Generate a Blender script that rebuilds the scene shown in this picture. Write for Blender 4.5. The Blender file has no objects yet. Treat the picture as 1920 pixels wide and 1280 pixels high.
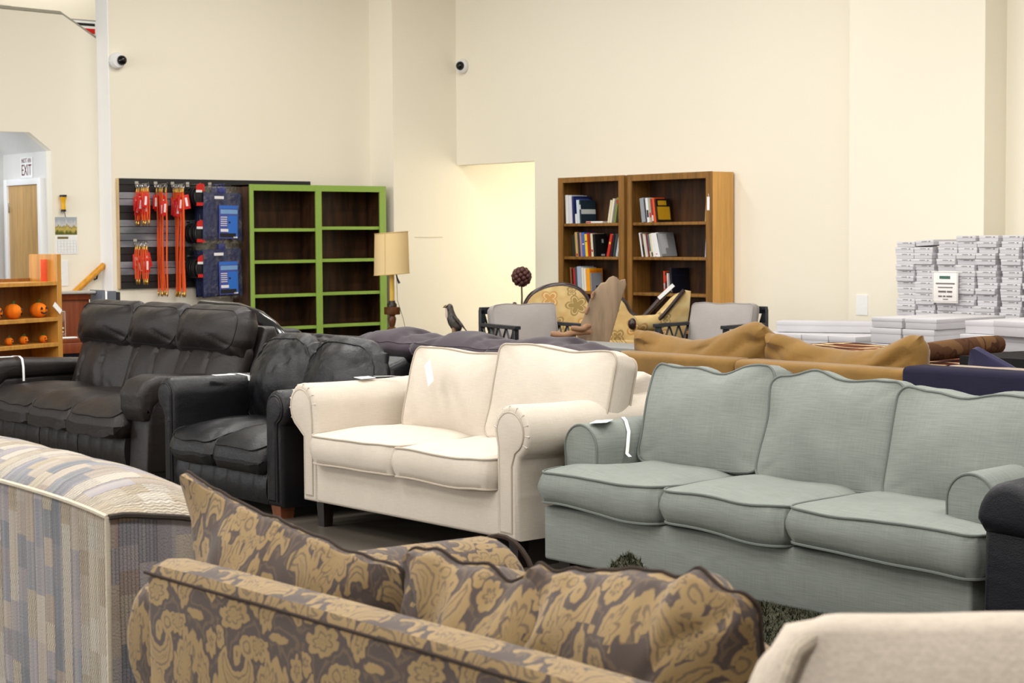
import bpy, bmesh, math, random
from mathutils import Vector, Matrix, Euler, noise

# ------------------------------------------------------------ camera, light, exposure
SC = bpy.context.scene
COL = SC.collection
PI = math.pi
R = math.radians
SC.view_settings.view_transform = 'Standard'
SC.view_settings.look = 'None'
SC.view_settings.gamma = 1.0
SC.view_settings.use_curve_mapping = False
SC.view_settings.exposure = 0.17
EYE = 1.45

cam_data = bpy.data.cameras.new('camera')
cam = bpy.data.objects.new('camera', cam_data)
COL.objects.link(cam)
cam_data.sensor_width = 36.0
cam_data.lens = 36.0 * 3400 / 1920
cam_data.clip_start = 0.05
cam_data.clip_end = 200
yaw, pitch, roll = R(50.5), math.atan(195 / 3400), 0.0065
cam.matrix_world = (Matrix.Translation((0, 0, EYE)) @ Matrix.Rotation(yaw, 4, 'Z') @
                    Matrix.Rotation(PI / 2 - pitch, 4, 'X') @ Matrix.Rotation(-roll, 4, 'Z'))
cam_data.dof.use_dof = True
cam_data.dof.focus_distance = 7.6
cam_data.dof.aperture_fstop = 10.0
SC.camera = cam

def S(r, g, b):
    f = lambda c: (c / 255 / 12.92) if c / 255 <= 0.04045 else ((c / 255 + 0.055) / 1.055) ** 2.4
    return (f(r), f(g), f(b), 1.0)

world = bpy.data.worlds.new('world')
SC.world = world
world.use_nodes = True
world.node_tree.nodes['Background'].inputs[0].default_value = (1.0, 0.97, 0.93, 1)
world.node_tree.nodes['Background'].inputs[1].default_value = 0.26

def area(name, loc, size, energy, rot=(0, 0, 0), col=(1, 0.975, 0.94)):
    d = bpy.data.lights.new(name, 'AREA')
    d.shape = 'RECTANGLE'
    d.size, d.size_y = size
    d.energy = energy
    d.color = col
    o = bpy.data.objects.new(name, d)
    o.location = loc
    o.rotation_euler = rot
    COL.objects.link(o)
    return o

# rows of ceiling fixtures of the sales floor
for gx in (-14.6, -11.5, -8.0, -4.5, -1.0):
    for gy in (-1.5, 2.2, 5.9, 9.6):
        if gx > -14 or gy > 9: area('ceiling_light', (gx, gy, 5.05), (0.5, 2.4), (104 if gy < 9 else 84 if gx < -9 else 58) if gx > -14 else 62)
# shop-front windows behind and beside the camera
area('shop_window_light', (-9.0, -7.5, 2.6), (14, 3.6), 430, (R(90), 0, 0), (1.0, 0.97, 0.93))
area('shop_window_light', (5.5, 4.0, 2.4), (10, 3.4), 70, (R(90), 0, R(90)), (1.0, 0.97, 0.93))
# added fill that whitens the end strip of the slat wall, invented source
area('wall_end_fill', (-15.6, -1.0, 2.2), (1.8, 2.6), 150, (R(90), 0, R(8)), (0.95, 0.98, 1.0))
# added fill that brightens the upper stair wall, no fitting known there
area('stair_fill', (-18.9, 9.2, 5.0), (0.6, 1.6), 18)
# lamp inside the passage behind the back wall
area('passage_light', (-15.45, 14.35, 1.9), (1.6, 1.6), 62, (0, R(-90), 0), (1, 0.97, 0.92))
# daylight in the stair lobby
area('lobby_light', (-18.0, 7.3, 2.3), (0.8, 0.5), 4, (R(80), 0, 0), (0.78, 0.88, 1.0))

# ------------------------------------------------------------ node expressions
class V:
    def __init__(s, nt, sock): s.nt, s.s = nt, sock
    def m(s, op, b=None, c=None, clamp=False):
        n = s.nt.nodes.new('ShaderNodeMath'); n.operation = op; n.use_clamp = clamp
        s.nt.links.new(s.s, n.inputs[0])
        for i, x in ((1, b), (2, c)):
            if x is None: continue
            if isinstance(x, V): s.nt.links.new(x.s, n.inputs[i])
            else: n.inputs[i].default_value = x
        return V(s.nt, n.outputs[0])
    def __add__(s, o): return s.m('ADD', o)
    def __radd__(s, o): return s.m('ADD', o)
    def __sub__(s, o): return s.m('SUBTRACT', o)
    def __rsub__(s, o): return s.m('MULTIPLY', -1.0).m('ADD', o)
    def __mul__(s, o): return s.m('MULTIPLY', o)
    def __rmul__(s, o): return s.m('MULTIPLY', o)
    def __truediv__(s, o): return s.m('DIVIDE', o)
    def min(s, o): return s.m('MINIMUM', o)
    def max(s, o): return s.m('MAXIMUM', o)
    def abs(s): return s.m('ABSOLUTE')
    def floor(s): return s.m('FLOOR')
    def fract(s): return s.m('FRACT')
    def sqrt(s): return s.m('SQRT')
    def sin(s): return s.m('SINE')
    def lt(s, o): return s.m('LESS_THAN', o)
    def gt(s, o): return s.m('GREATER_THAN', o)
    def clamp(s): return s.m('ADD', 0.0, clamp=True)
    def step(s, a, b):            # smooth ramp 0..1 from a to b
        n = s.nt.nodes.new('ShaderNodeMapRange'); n.interpolation_type = 'SMOOTHSTEP'
        s.nt.links.new(s.s, n.inputs[0]); n.inputs[1].default_value = a; n.inputs[2].default_value = b
        return V(s.nt, n.outputs[0])

class Mat:
    def __init__(s, name, rough=0.6, spec=0.5):
        s.m = bpy.data.materials.new(name); s.m.use_nodes = True
        s.nt = s.m.node_tree; s.b = s.nt.nodes['Principled BSDF']
        s.b.inputs['Roughness'].default_value = rough
        s.b.inputs['Specular IOR Level'].default_value = spec
        s._tc = None
    def tc(s, which='UV'):
        if s._tc is None: s._tc = s.nt.nodes.new('ShaderNodeTexCoord')
        return s._tc.outputs[which]
    def xyz(s, which='UV'):
        n = s.nt.nodes.new('ShaderNodeSeparateXYZ'); s.nt.links.new(s.tc(which), n.inputs[0])
        return [V(s.nt, n.outputs[i]) for i in range(3)]
    def vec(s, x, y, z=0.0):
        n = s.nt.nodes.new('ShaderNodeCombineXYZ')
        for i, v in enumerate((x, y, z)):
            if isinstance(v, V): s.nt.links.new(v.s, n.inputs[i])
            else: n.inputs[i].default_value = v
        return n.outputs[0]
    def scaled(s, sc, which='UV'):
        n = s.nt.nodes.new('ShaderNodeMapping'); n.inputs['Scale'].default_value = sc
        s.nt.links.new(s.tc(which), n.inputs[0]); return n.outputs[0]
    def noise(s, vec, scale=1.0, detail=2.0, rough=0.5):
        n = s.nt.nodes.new('ShaderNodeTexNoise'); n.inputs['Scale'].default_value = scale
        n.inputs['Detail'].default_value = detail; n.inputs['Roughness'].default_value = rough
        s.nt.links.new(vec, n.inputs['Vector']); return V(s.nt, n.outputs[0])
    def voronoi(s, vec, scale, feature='F1', out='Distance'):
        n = s.nt.nodes.new('ShaderNodeTexVoronoi'); n.feature = feature; n.inputs['Scale'].default_value = scale
        s.nt.links.new(vec, n.inputs['Vector']); return V(s.nt, n.outputs[out])
    def white(s, vec):
        n = s.nt.nodes.new('ShaderNodeTexWhiteNoise'); n.noise_dimensions = '3D'
        s.nt.links.new(vec, n.inputs['Vector']); return V(s.nt, n.outputs['Value'])
    def mix(s, f, a, b):
        n = s.nt.nodes.new('ShaderNodeMix'); n.data_type = 'RGBA'
        for i, v in ((0, f), (6, a), (7, b)):
            if isinstance(v, V): s.nt.links.new(v.s, n.inputs[i])
            elif hasattr(v, 'is_output'): s.nt.links.new(v, n.inputs[i])
            else: n.inputs[i].default_value = v
        return n.outputs[2]
    def ramp(s, f, stops, const=False):
        n = s.nt.nodes.new('ShaderNodeValToRGB'); cr = n.color_ramp
        if const: cr.interpolation = 'CONSTANT'
        while len(cr.elements) < len(stops): cr.elements.new(0.5)
        for e, (p, c) in zip(cr.elements, stops): e.position = p; e.color = c
        s.nt.links.new(f.s, n.inputs[0]); return n.outputs[0]
    def color(s, c):
        if hasattr(c, 'is_output'): s.nt.links.new(c, s.b.inputs['Base Color'])
        else: s.b.inputs['Base Color'].default_value = c
        return s
    def bump(s, h, strength=0.3, dist=0.002):
        n = s.nt.nodes.new('ShaderNodeBump'); n.inputs['Strength'].default_value = strength
        n.inputs['Distance'].default_value = dist
        s.nt.links.new(h.s, n.inputs['Height']); s.nt.links.new(n.outputs[0], s.b.inputs['Normal'])
        return s
    def rough(s, v):
        s.nt.links.new(v.s, s.b.inputs['Roughness']); return s
    def sheen(s, w, r=0.5):
        s.b.inputs['Sheen Weight'].default_value = w; s.b.inputs['Sheen Roughness'].default_value = r
        return s

def sc3(c, k): return (min(1, c[0] * k), min(1, c[1] * k), min(1, c[2] * k), 1)
def plain(name, c, rough=0.6, spec=0.4, var=0.06, metal=0.0, scale=30, bump=0.0):
    M = Mat(name, rough, spec)
    n = M.noise(M.tc('Object'), scale, 3)
    M.color(M.mix(n, sc3(c, 1 - var), sc3(c, 1 + var)))
    M.b.inputs['Metallic'].default_value = metal
    if bump: M.bump(n, bump, 0.003)
    return M.m
def linen(name, c, var=0.12, slub=(14, 420), thread=900, rough=0.9, bump=0.35):
    """woven cloth with slubs running along u"""
    M = Mat(name, rough, 0.15)
    a = M.noise(M.scaled((slub[0], slub[1], 1)), 1, 2)
    b = M.noise(M.scaled((slub[1], slub[0], 1)), 1, 2)
    u, v, _ = M.xyz()
    w = (u * thread).sin() * (v * thread).sin()
    big = M.noise(M.tc(), 5, 2)
    f = (a * 0.55 + b * 0.25 + big * 0.2)
    M.color(M.mix(f.step(0.33, 0.67), sc3(c, 1 - var), sc3(c, 1 + var)))
    M.bump(a * 0.6 + b * 0.5 + w * 0.12, bump, 0.0016)
    return M.m
def leather(name, c, rough=0.4, wr=0.5):
    M = Mat(name, rough, 0.32)
    big = M.noise(M.tc(), 6, 3)
    M.color(M.mix(big, sc3(c, 0.75), sc3(c, 1.3)))
    g = M.voronoi(M.tc(), 260)
    wn = M.noise(M.scaled((7, 16, 1)), 1, 4, 0.6)
    M.bump(g * 0.25 + wn * 1.2, wr, 0.005)
    M.rough(big * 0.2 + (rough - 0.1))
    return M.m
def wood(name, c, dark=0.55, rough=0.45, axis=2, scale=1.0):
    M = Mat(name, rough, 0.4)
    sc = [26 * scale, 26 * scale, 26 * scale]; sc[axis] = 1.6 * scale
    n = M.noise(M.scaled(sc, 'Object'), 1, 4, 0.62)
    k = M.noise(M.tc('Object'), 3, 2)
    M.color(M.mix((n * 0.8 + k * 0.2).step(0.3, 0.7), sc3(c, dark), sc3(c, 1.2)))
    M.bump(n, 0.12, 0.002)
    return M.m
def shiny(name, c, rough=0.25, metal=1.0):
    return plain(name, c, rough, 0.5, 0.04, metal)

# ------------------------------------------------------------ objects
def tag(o, label, cat, group=None):
    o['label'] = label; o['category'] = cat
    if group: o['group'] = group
    return o
def thing(name, loc, label, cat, group=None, rz=0.0):
    o = bpy.data.objects.new(name, None); COL.objects.link(o)
    o.empty_display_size = 0.1
    o.location = loc; o.rotation_euler = (0, 0, rz)
    return tag(o, label, cat, group)
def chain(o):
    """world offset of an unrotated parent chain"""
    v = Vector((0, 0, 0))
    while o is not None:
        v += o.location; o = o.parent
    return v
def uvbox(bm):
    uv = bm.loops.layers.uv.verify()
    for f in bm.faces:
        n = f.normal; ax, ay, az = abs(n.x), abs(n.y), abs(n.z)
        for l in f.loops:
            c = l.vert.co
            if az >= ax and az >= ay: l[uv].uv = (c.x, c.y)
            elif ay >= ax: l[uv].uv = (c.x, c.z)
            else: l[uv].uv = (c.y, c.z)
def fin(bm, name, m, parent=None, loc=None, rot=None, ang=40, world=True):
    """bmesh -> one mesh object. Without loc the mesh is in world metres and its origin goes to its centre."""
    bm.normal_update()
    bmesh.ops.recalc_face_normals(bm, faces=bm.faces)
    uvbox(bm)
    base = chain(parent) if (parent is not None and world) else Vector((0, 0, 0))
    if loc is None:
        lo = Vector([min(v.co[i] for v in bm.verts) for i in range(3)])
        hi = Vector([max(v.co[i] for v in bm.verts) for i in range(3)])
        c = (lo + hi) / 2; c.z = lo.z
        bmesh.ops.translate(bm, vec=-c, verts=bm.verts)
        loc = c
    me = bpy.data.meshes.new(name)
    for f in bm.faces: f.smooth = True
    bm.to_mesh(me); bm.free()
    me.set_sharp_from_angle(angle=R(ang))
    for x in (m if isinstance(m, (list, tuple)) else [m]): me.materials.append(x)
    o = bpy.data.objects.new(name, me); COL.objects.link(o)
    if parent is not None: o.parent = parent
    o.location = Vector(loc) - base
    if rot is not None: o.rotation_euler = rot
    return o
def struct(o):
    o['kind'] = 'structure'; return o
def dup(root, loc=None, rz=None, label=None, group=None):
    r = root.copy(); COL.objects.link(r)
    if loc is not None: r.location = loc
    if rz is not None: r.rotation_euler = (0, 0, rz)
    if label: r['label'] = label
    if group: r['group'] = group
    for ch in list(root.children):
        c = ch.copy(); COL.objects.link(c); c.parent = r
        for g in list(ch.children):
            d = g.copy(); COL.objects.link(d); d.parent = c
    return r

def NB(): return bmesh.new()
def rbox(bm, x0, x1, y0, y1, z0, z1, r=0.0, seg=2, mi=0, M4=None):
    t = bmesh.new()
    bmesh.ops.create_cube(t, size=1)
    for v in t.verts:
        v.co = Vector((x0 + (v.co.x + .5) * (x1 - x0), y0 + (v.co.y + .5) * (y1 - y0), z0 + (v.co.z + .5) * (z1 - z0)))
    if r > 0:
        r = min(r, 0.49 * min(abs(x1 - x0), abs(y1 - y0), abs(z1 - z0)))
        bmesh.ops.bevel(t, geom=list(t.edges), offset=r, segments=seg, profile=0.5, affect='EDGES')
    if M4 is not None: bmesh.ops.transform(t, matrix=M4, verts=t.verts)
    merge(bm, t, mi)
def merge(bm, t, mi=0):
    vm = {}
    for v in t.verts: vm[v] = bm.verts.new(v.co)
    for f in t.faces:
        try:
            nf = bm.faces.new([vm[v] for v in f.verts]); nf.material_index = mi
        except ValueError: pass
    t.free()
def loft(bm, rings, close=True, cap0=True, cap1=True, mi=0):
    vs = [[bm.verts.new(p) for p in ring] for ring in rings]
    n = len(vs[0])
    for a, b in zip(vs, vs[1:]):
        for i in range(n if close else n - 1):
            j = (i + 1) % n
            f = bm.faces.new((a[i], a[j], b[j], b[i])); f.material_index = mi
    if cap0: bm.faces.new(list(reversed(vs[0]))).material_index = mi
    if cap1: bm.faces.new(vs[-1]).material_index = mi
    return vs
def inset(poly, d):
    """offset a closed 2-D outline inwards (either winding)"""
    n = len(poly); A = sum(poly[i][0] * poly[(i + 1) % n][1] - poly[(i + 1) % n][0] * poly[i][1] for i in range(n))
    sg = 1 if A > 0 else -1
    out = []
    for i in range(n):
        p0, p1, p2 = poly[i - 1], poly[i], poly[(i + 1) % n]
        e1 = Vector((p1[0] - p0[0], p1[1] - p0[1])).normalized(); e2 = Vector((p2[0] - p1[0], p2[1] - p1[1])).normalized()
        n1 = Vector((-e1.y, e1.x)) * sg; n2 = Vector((-e2.y, e2.x)) * sg
        b = n1 + n2
        k = d / max(0.45, (b.length ** 2) / 2)
        out.append((p1[0] + b.x * k, p1[1] + b.y * k))
    return out
def prism(bm, prof, t0, t1, axis='y', r=0.0, seg=3, mi=0, wob=None):
    """extrude an outline [(a, b)] along an axis, ends rounded by r"""
    def at(a, b, t):
        p = {'y': Vector((a, t, b)), 'x': Vector((t, a, b)), 'z': Vector((a, b, t))}[axis]
        return wob(p) if wob else p
    rings = []
    sg = 1 if t1 > t0 else -1
    if r > 0:
        phi = [PI / 2 * i / seg for i in range(seg + 1)]
        for f in phi: rings.append([at(a, b, t0 + sg * r * (1 - math.cos(f))) for a, b in inset(prof, r * (1 - math.sin(f)))])
        if wob:
            for k in range(1, 8): rings.append([at(a, b, t0 + sg * (r + (abs(t1 - t0) - 2 * r) * k / 8)) for a, b in prof])
        for f in reversed(phi): rings.append([at(a, b, t1 - sg * r * (1 - math.cos(f))) for a, b in inset(prof, r * (1 - math.sin(f)))])
    else:
        rings = [[at(a, b, t0) for a, b in prof], [at(a, b, t1) for a, b in prof]]
    loft(bm, rings, mi=mi)
def tube(bm, pts, r, seg=8, closed=False, mi=0, flat=None):
    pts = [Vector(p) for p in pts]; n = len(pts); rings = []
    up = Vector((0, 0, 1)); prev = None
    for i, p in enumerate(pts):
        if closed: t = pts[(i + 1) % n] - pts[i - 1]
        else: t = pts[min(i + 1, n - 1)] - pts[max(i - 1, 0)]
        if t.length < 1e-9: t = Vector((0, 0, 1))
        t.normalize()
        if prev is None:
            a = up if abs(t.dot(up)) < 0.9 else Vector((1, 0, 0))
            prev = (a - t * a.dot(t)).normalized()
        else:
            q = prev - t * prev.dot(t)
            prev = q.normalized() if q.length > 1e-6 else prev
        b = t.cross(prev)
        rr = r[i] if isinstance(r, (list, tuple)) else r
        fl = flat if flat else 1.0
        rings.append([p + (prev * math.cos(2 * PI * k / seg) + b * math.sin(2 * PI * k / seg) * fl) * rr for k in range(seg)])
    if closed: rings.append(rings[0])
    if closed:
        vs = [[bm.verts.new(p) for p in ring] for ring in rings[:-1]]
        for i in range(n):
            a, b2 = vs[i], vs[(i + 1) % n]
            for k in range(seg):
                j = (k + 1) % seg
                bm.faces.new((a[k], a[j], b2[j], b2[k])).material_index = mi
    else: loft(bm, rings, mi=mi)
def lathe(bm, prof, c=(0, 0, 0), seg=24, mi=0):
    rings = [[Vector((c[0] + r * math.cos(2 * PI * k / seg), c[1] + r * math.sin(2 * PI * k / seg), c[2] + z)) for k in range(seg)] for r, z in prof]
    loft(bm, rings, mi=mi)
def ball(bm, c, r, sub=2, sq=(1, 1, 1), mi=0):
    t = bmesh.new(); bmesh.ops.create_icosphere(t, subdivisions=sub, radius=1)
    for v in t.verts: v.co = Vector((c[0] + v.co.x * r * sq[0], c[1] + v.co.y * r * sq[1], c[2] + v.co.z * r * sq[2]))
    merge(bm, t, mi)
def strip(bm, pts, width, axis, th=0.0015, mi=0):
    """thin ribbon of real thickness following points; axis = width direction"""
    pts = [Vector(p) for p in pts]; w = Vector(axis).normalized() * width / 2; rings = []
    for i, p in enumerate(pts):
        t = (pts[min(i + 1, len(pts) - 1)] - pts[max(i - 1, 0)]).normalized()
        n = t.cross(w).normalized() * th / 2
        rings.append([p - w - n, p + w - n, p + w + n, p - w + n])
    loft(bm, rings, mi=mi)

def outline(w, d, rc, a, b):
    """map (a, b) of the unit square onto a rounded rectangle"""
    s = max(abs(a), abs(b))
    if s < 1e-6: return 0.0, 0.0
    x, y = a / s * w / 2, b / s * d / 2
    cx, cy = w / 2 - rc, d / 2 - rc
    if abs(x) > cx and abs(y) > cy:
        vx, vy = abs(x) - cx, abs(y) - cy; L = math.hypot(vx, vy) or 1
        x = math.copysign(cx + vx / L * rc, x); y = math.copysign(cy + vy / L * rc, y)
    return x * s, y * s
def grid1(n):
    """-1..1 with points crowding to the ends"""
    return [math.sin(PI / 2 * (2 * i / n - 1)) * 0.6 + (2 * i / n - 1) * 0.4 for i in range(n + 1)]
def cushion(name, m, parent, loc, rot, w, d, he, hc, rc=0.05, n=22, nz=0.005, nf=5.0, seed=0.0, deform=None,
            pipe=None, pr=0.0048, bulge=0.012, pw=3.0, back=1.0, tufts=None, pipes=(1, -1), ns=5, world=True):
    """stuffed cushion: x wide, y deep, z thick; he = boxing height, hc = thickness in the middle"""
    bm = NB(); g = grid1(n)
    def D(p, k=1.0):
        q = Vector(p)
        nn = noise.noise_vector(Vector((p[0] * nf + seed, p[1] * nf + seed * 1.7, p[2] * nf - seed)))
        q += nn * nz * k
        return deform(q) if deform else q
    def height(a, b):
        k = (1 - abs(a) ** pw) * (1 - abs(b) ** pw)
        h = he / 2 + (hc - he) / 2 * k
        return h
    top, bot = {}, {}
    for i, a in enumerate(g):
        for j, b in enumerate(g):
            x, y = outline(w, d, rc, a, b)
            edge = i in (0, n) or j in (0, n)
            zz = height(a, b)
            t = 0.0
            if tufts and not edge: t = tufts(x, y)
            top[i, j] = bm.verts.new(D((x, y, zz - t)))
            bot[i, j] = bm.verts.new(D((x, y, -zz * (back if not edge else 1))))
    for i in range(n):
        for j in range(n):
            bm.faces.new((top[i, j], top[i + 1, j], top[i + 1, j + 1], top[i, j + 1]))
            bm.faces.new((bot[i, j], bot[i, j + 1], bot[i + 1, j + 1], bot[i + 1, j]))
    ring = [(i, 0) for i in range(n)] + [(n, j) for j in range(n)] + [(i, n) for i in range(n, 0, -1)] + [(0, j) for j in range(n, 0, -1)]
    cols = []
    for (i, j) in ring:
        a, b = g[i], g[j]
        x, y = outline(w, d, rc, a, b)
        L = math.hypot(x, y) or 1
        c = [bot[i, j]]
        for k in range(1, ns):
            t = k / ns; e = bulge * math.sin(PI * t)
            ox = x + (e if abs(a) == 1 else 0) * (1 if x > 0 else -1); oy = y + (e if abs(b) == 1 else 0) * (1 if y > 0 else -1)
            c.append(bm.verts.new(D((ox, oy, -he / 2 + he * t))))
        c.append(top[i, j]); cols.append(c)
    for p in range(len(cols)):
        a, b = cols[p], cols[(p + 1) % len(cols)]
        for k in range(ns): bm.faces.new((a[k], b[k], b[k + 1], a[k + 1]))
    loops = []
    for sgn in pipes:
        loops.append([D((*outline(w, d, rc, g[i], g[j]), sgn * he / 2)) for (i, j) in ring])
    o = fin(bm, name, m, parent, loc, rot, ang=62, world=world)
    if pipe is not None:
        for lp in loops:
            pb = NB(); c = Vector((0, 0, 0))
            for q in lp: c += q
            lp2 = [q + (q - c / len(lp)).normalized() * pr * 0.6 for q in lp]
            tube(pb, lp2, pr, 6, closed=True)
            q = fin(pb, 'piping', pipe, o, (0, 0, 0), world=False)
    return o
UP = lambda lean=0.0, rz=0.0: (R(90 - lean), 0, rz)     # stands a cushion up, front towards -y
DOWN = lambda lean=0.0: (R(90 - lean), 0, PI)            # stands it up, front towards +y

FONT = {}
def text_mesh(parent, name, s, size, m, loc, rot, align='CENTER', th=0.0006, world=True, sx=1.0):
    cu = bpy.data.curves.new(name, 'FONT'); cu.body = s; cu.size = size; cu.align_x = align; cu.align_y = 'CENTER'
    cu.extrude = th; cu.resolution_u = 2
    t = bpy.data.objects.new(name, cu); COL.objects.link(t)
    dg = bpy.context.evaluated_depsgraph_get(); dg.update()
    me = bpy.data.meshes.new_from_object(t.evaluated_get(dg))
    bpy.data.objects.remove(t); bpy.data.curves.remove(cu)
    me.name = name; me.materials.clear(); me.materials.append(m)
    o = bpy.data.objects.new(name, me); COL.objects.link(o)
    o.parent = parent; o.location = Vector(loc) - (chain(parent) if world else Vector((0, 0, 0)))
    o.rotation_euler = rot; o.scale = (sx, 1, 1)
    return o
# ------------------------------------------------------------ materials shared by the room
def wall_paint(name, c):
    M = Mat(name, 0.85, 0.2)
    n = M.noise(M.tc('Object'), 0.5, 3); f = M.noise(M.tc('Object'), 120, 2)
    M.color(M.mix(n, sc3(c, 0.97), sc3(c, 1.02))); M.bump(f, 0.08, 0.002)
    return M.m
WALL = wall_paint('cream_wall_paint', S(243, 236, 218))
WALL2 = wall_paint('lobby_wall_paint', S(226, 224, 220))
TRIMW = plain('white_trim_paint', S(248, 248, 248), 0.5, var=0.008)
CEIL = plain('ceiling_paint', S(225, 222, 214), 0.9)
def floor_mat():
    M = Mat('polished_concrete', 0.35, 0.4)
    n = M.noise(M.tc('Object'), 1.2, 5, 0.6)
    M.color(M.mix(n, S(58, 53, 48), S(92, 85, 76))); M.bump(n, 0.05, 0.003)
    return M.m
FLOOR = floor_mat()
BLACKMETAL = plain('black_painted_metal', S(30, 31, 34), 0.4)
CHROME = shiny('bright_steel', S(190, 190, 190))
BRASS = shiny('brass', S(190, 150, 80), 0.3)
PAPER = plain('white_paper', S(242, 242, 240), 0.7)
INK = plain('black_ink', S(30, 30, 32), 0.7)
RED = plain('red_card', S(205, 32, 28), 0.5)
ORANGE = plain('orange_cord', S(236, 88, 24), 0.6)

# ------------------------------------------------------------ room shell
SX, PX, WY, CX = -17.17, -16.72, 12.97, -17.41      # slat wall, pilaster face, back wall, stair partition
HW = 5.2
def wbox(name, *a, m=WALL):
    bm = NB(); rbox(bm, *a); return struct(fin(bm, name, m))
wbox('floor', -22, 8, -9, 18, -0.1, 0.0, m=FLOOR)
wbox('ceiling', -22, 8, -9, 18, HW, HW + 0.1, m=CEIL)
wbox('wall_left', SX - 0.24, SX, 8.79, 12.063, 0, HW)
wbox('trim_1', PX - 0.9, PX, 12.063, 16.2, 0, HW)                                     # pilaster running into the passage
# back wall with the passage opening beside the pilaster
bm = NB()
prism(bm, [(PX, 2.29), (-15.32, 2.29), (-15.32, 0), (6.5, 0), (6.5, HW), (PX, HW)], WY, WY + 0.16, 'y')
struct(fin(bm, 'wall_back', WALL))
wbox('trim_2', -10.62, -9.18, WY - 0.3, WY + 0.05, 0, HW)                              # pilaster by the shoe boxes
wbox('wall_passage', PX, -14.5, 16.2, 16.4, 0, HW)
wbox('ceiling_passage', PX, -14.5, WY + 0.16, 16.2, 2.6, 2.7, m=CEIL)
wbox('wall_passage_right', -14.6, -14.5, WY + 0.16, 16.2, 0, 2.6)
# stair partition with sloping top and chamfered opening
bm = NB()
prism(bm, [(6.2, 0), (7.0, 0), (7.0, 2.545), (8.01, 2.55), (8.245, 2.37), (8.245, 0), (8.79, 0), (8.79, 3.53), (8.4, 3.76), (6.2, 3.80)], CX - 0.12, CX, 'x')
struct(fin(bm, 'wall_stair', WALL))
bm = NB()
tube(bm, [(CX - 0.06, 6.2, 3.815), (CX - 0.06, 8.4, 3.775), (CX - 0.06, 8.79, 3.545)], 0.03, 4)
struct(fin(bm, 'trim_3', plain('stair_cap_grey', S(170, 165, 150), 0.6)))  # grey cap along the partition's sloping top
wbox('wall_stair_upper', -19.6, -19.5, 3.5, 12.06, 0, HW)
bm = NB()
tube(bm, [(-18.9, 7.4, 4.02), (-18.9, 8.5, 3.99), (-18.9, 9.4, 3.5)], 0.025, 4)
struct(fin(bm, 'trim_4', plain('far_parapet_cap', S(178, 172, 155), 0.6)))
wbox('wall_stair_far', -18.96, -18.84, 8.4, 11.9, 0, 3.45)
# lobby behind the opening: wall with the door, ceiling, far wall
wbox('wall_lobby', -19.5, CX - 0.12, 8.26, 8.38, 0, 2.62, m=WALL2)
bm = NB()
prism(bm, [(6.2, 2.56), (8.01, 2.56), (8.26, 2.37), (8.26, 2.66), (6.2, 2.66)], -19.5, CX - 0.12, 'x')
struct(fin(bm, 'ceiling_lobby', WALL2))
wbox('wall_lobby_far', -18.72, -18.62, 6.2, 8.26, 0, 2.6, m=WALL2)
bm = NB(); rbox(bm, -18.42, -17.68, 8.225, 8.262, 0.02, 2.03, 0.004)
door = struct(fin(bm, 'door_1', wood('oak_door', S(196, 156, 96), 0.8, 0.4)))
bm = NB()
rbox(bm, -18.50, -18.425, 8.20, 8.264, 0, 2.10, 0.006); rbox(bm, -17.675, -17.60, 8.20, 8.264, 0, 2.10, 0.006)
rbox(bm, -18.425, -17.675, 8.20, 8.264, 2.033, 2.10, 0.006)
fin(bm, 'door_frame', TRIMW, door)
bm = NB(); lathe(bm, [(0.0, 0), (0.028, 0.002), (0.028, 0.012), (0.012, 0.02), (0.012, 0.04), (0.03, 0.05), (0.026, 0.075), (0.0, 0.08)], seg=14)
fin(bm, 'door_knob', CHROME, door, (-17.74, 8.225, 0.98), (R(90), 0, 0))
for z in (0.3, 1.75):
    bm = NB(); rbox(bm, -18.432, -18.40, 8.214, 8.226, z, z + 0.1, 0.003); fin(bm, 'hinge', CHROME, door)
struct_wall_end = wbox('trim_5', SX - 0.25, SX + 0.004, 8.775, 8.79, 0, HW, m=TRIMW)     # white end of the slat wall

# sign above the door
sg = thing('exit_sign', (-18.02, 8.255, 2.04), 'white NOT AN EXIT sign with maroon letters above the wooden door', 'sign')
bm = NB(); rbox(bm, -18.17, -17.88, 8.252, 8.257, 2.108, 2.325, 0.001); fin(bm, 'plate', PAPER, sg)
MAROON = plain('maroon_ink', S(110, 25, 30), 0.6)
text_mesh(sg, 'lettering', 'NOT AN', 0.07, MAROON, (-18.025, 8.2505, 2.288), (R(90), 0, 0), sx=0.85)
text_mesh(sg, 'lettering', 'EXIT', 0.165, MAROON, (-18.025, 8.2505, 2.185), (R(90), 0, 0), sx=0.72)

# grey long bar leaning in the lobby
bm = NB(); rbox(bm, -18.56, -18.52, 8.06, 8.10, 0.0, 1.86, 0.004)
tag(fin(bm, 'metal_bar', plain('grey_metal_bar', S(120, 118, 112), 0.5)), 'grey upright metal bar standing left of the wooden door', 'bar')

# wall notice high up
nt_ = thing('wall_notice', (-19.48, 9.6, 3.7), 'white framed notice with red stripe high on the upper stair wall', 'notice')
bm = NB(); rbox(bm, -19.5, -19.48, 9.42, 9.84, 3.62, 4.0, 0.004); fin(bm, 'frame', plain('grey_frame', S(140, 140, 140)), nt_)
bm = NB(); rbox(bm, -19.48, -19.476, 9.44, 9.83, 3.63, 3.985); fin(bm, 'sheet', PAPER, nt_)
bm = NB(); rbox(bm, -19.476, -19.474, 9.46, 9.80, 3.84, 3.90); fin(bm, 'red_stripe', RED, nt_)
bm = NB(); rbox(bm, -19.476, -19.474, 9.46, 9.80, 3.93, 3.96); rbox(bm, -19.476, -19.474, 9.64, 9.66, 3.65, 3.83); fin(bm, 'dark_stripe', INK, nt_)

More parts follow.
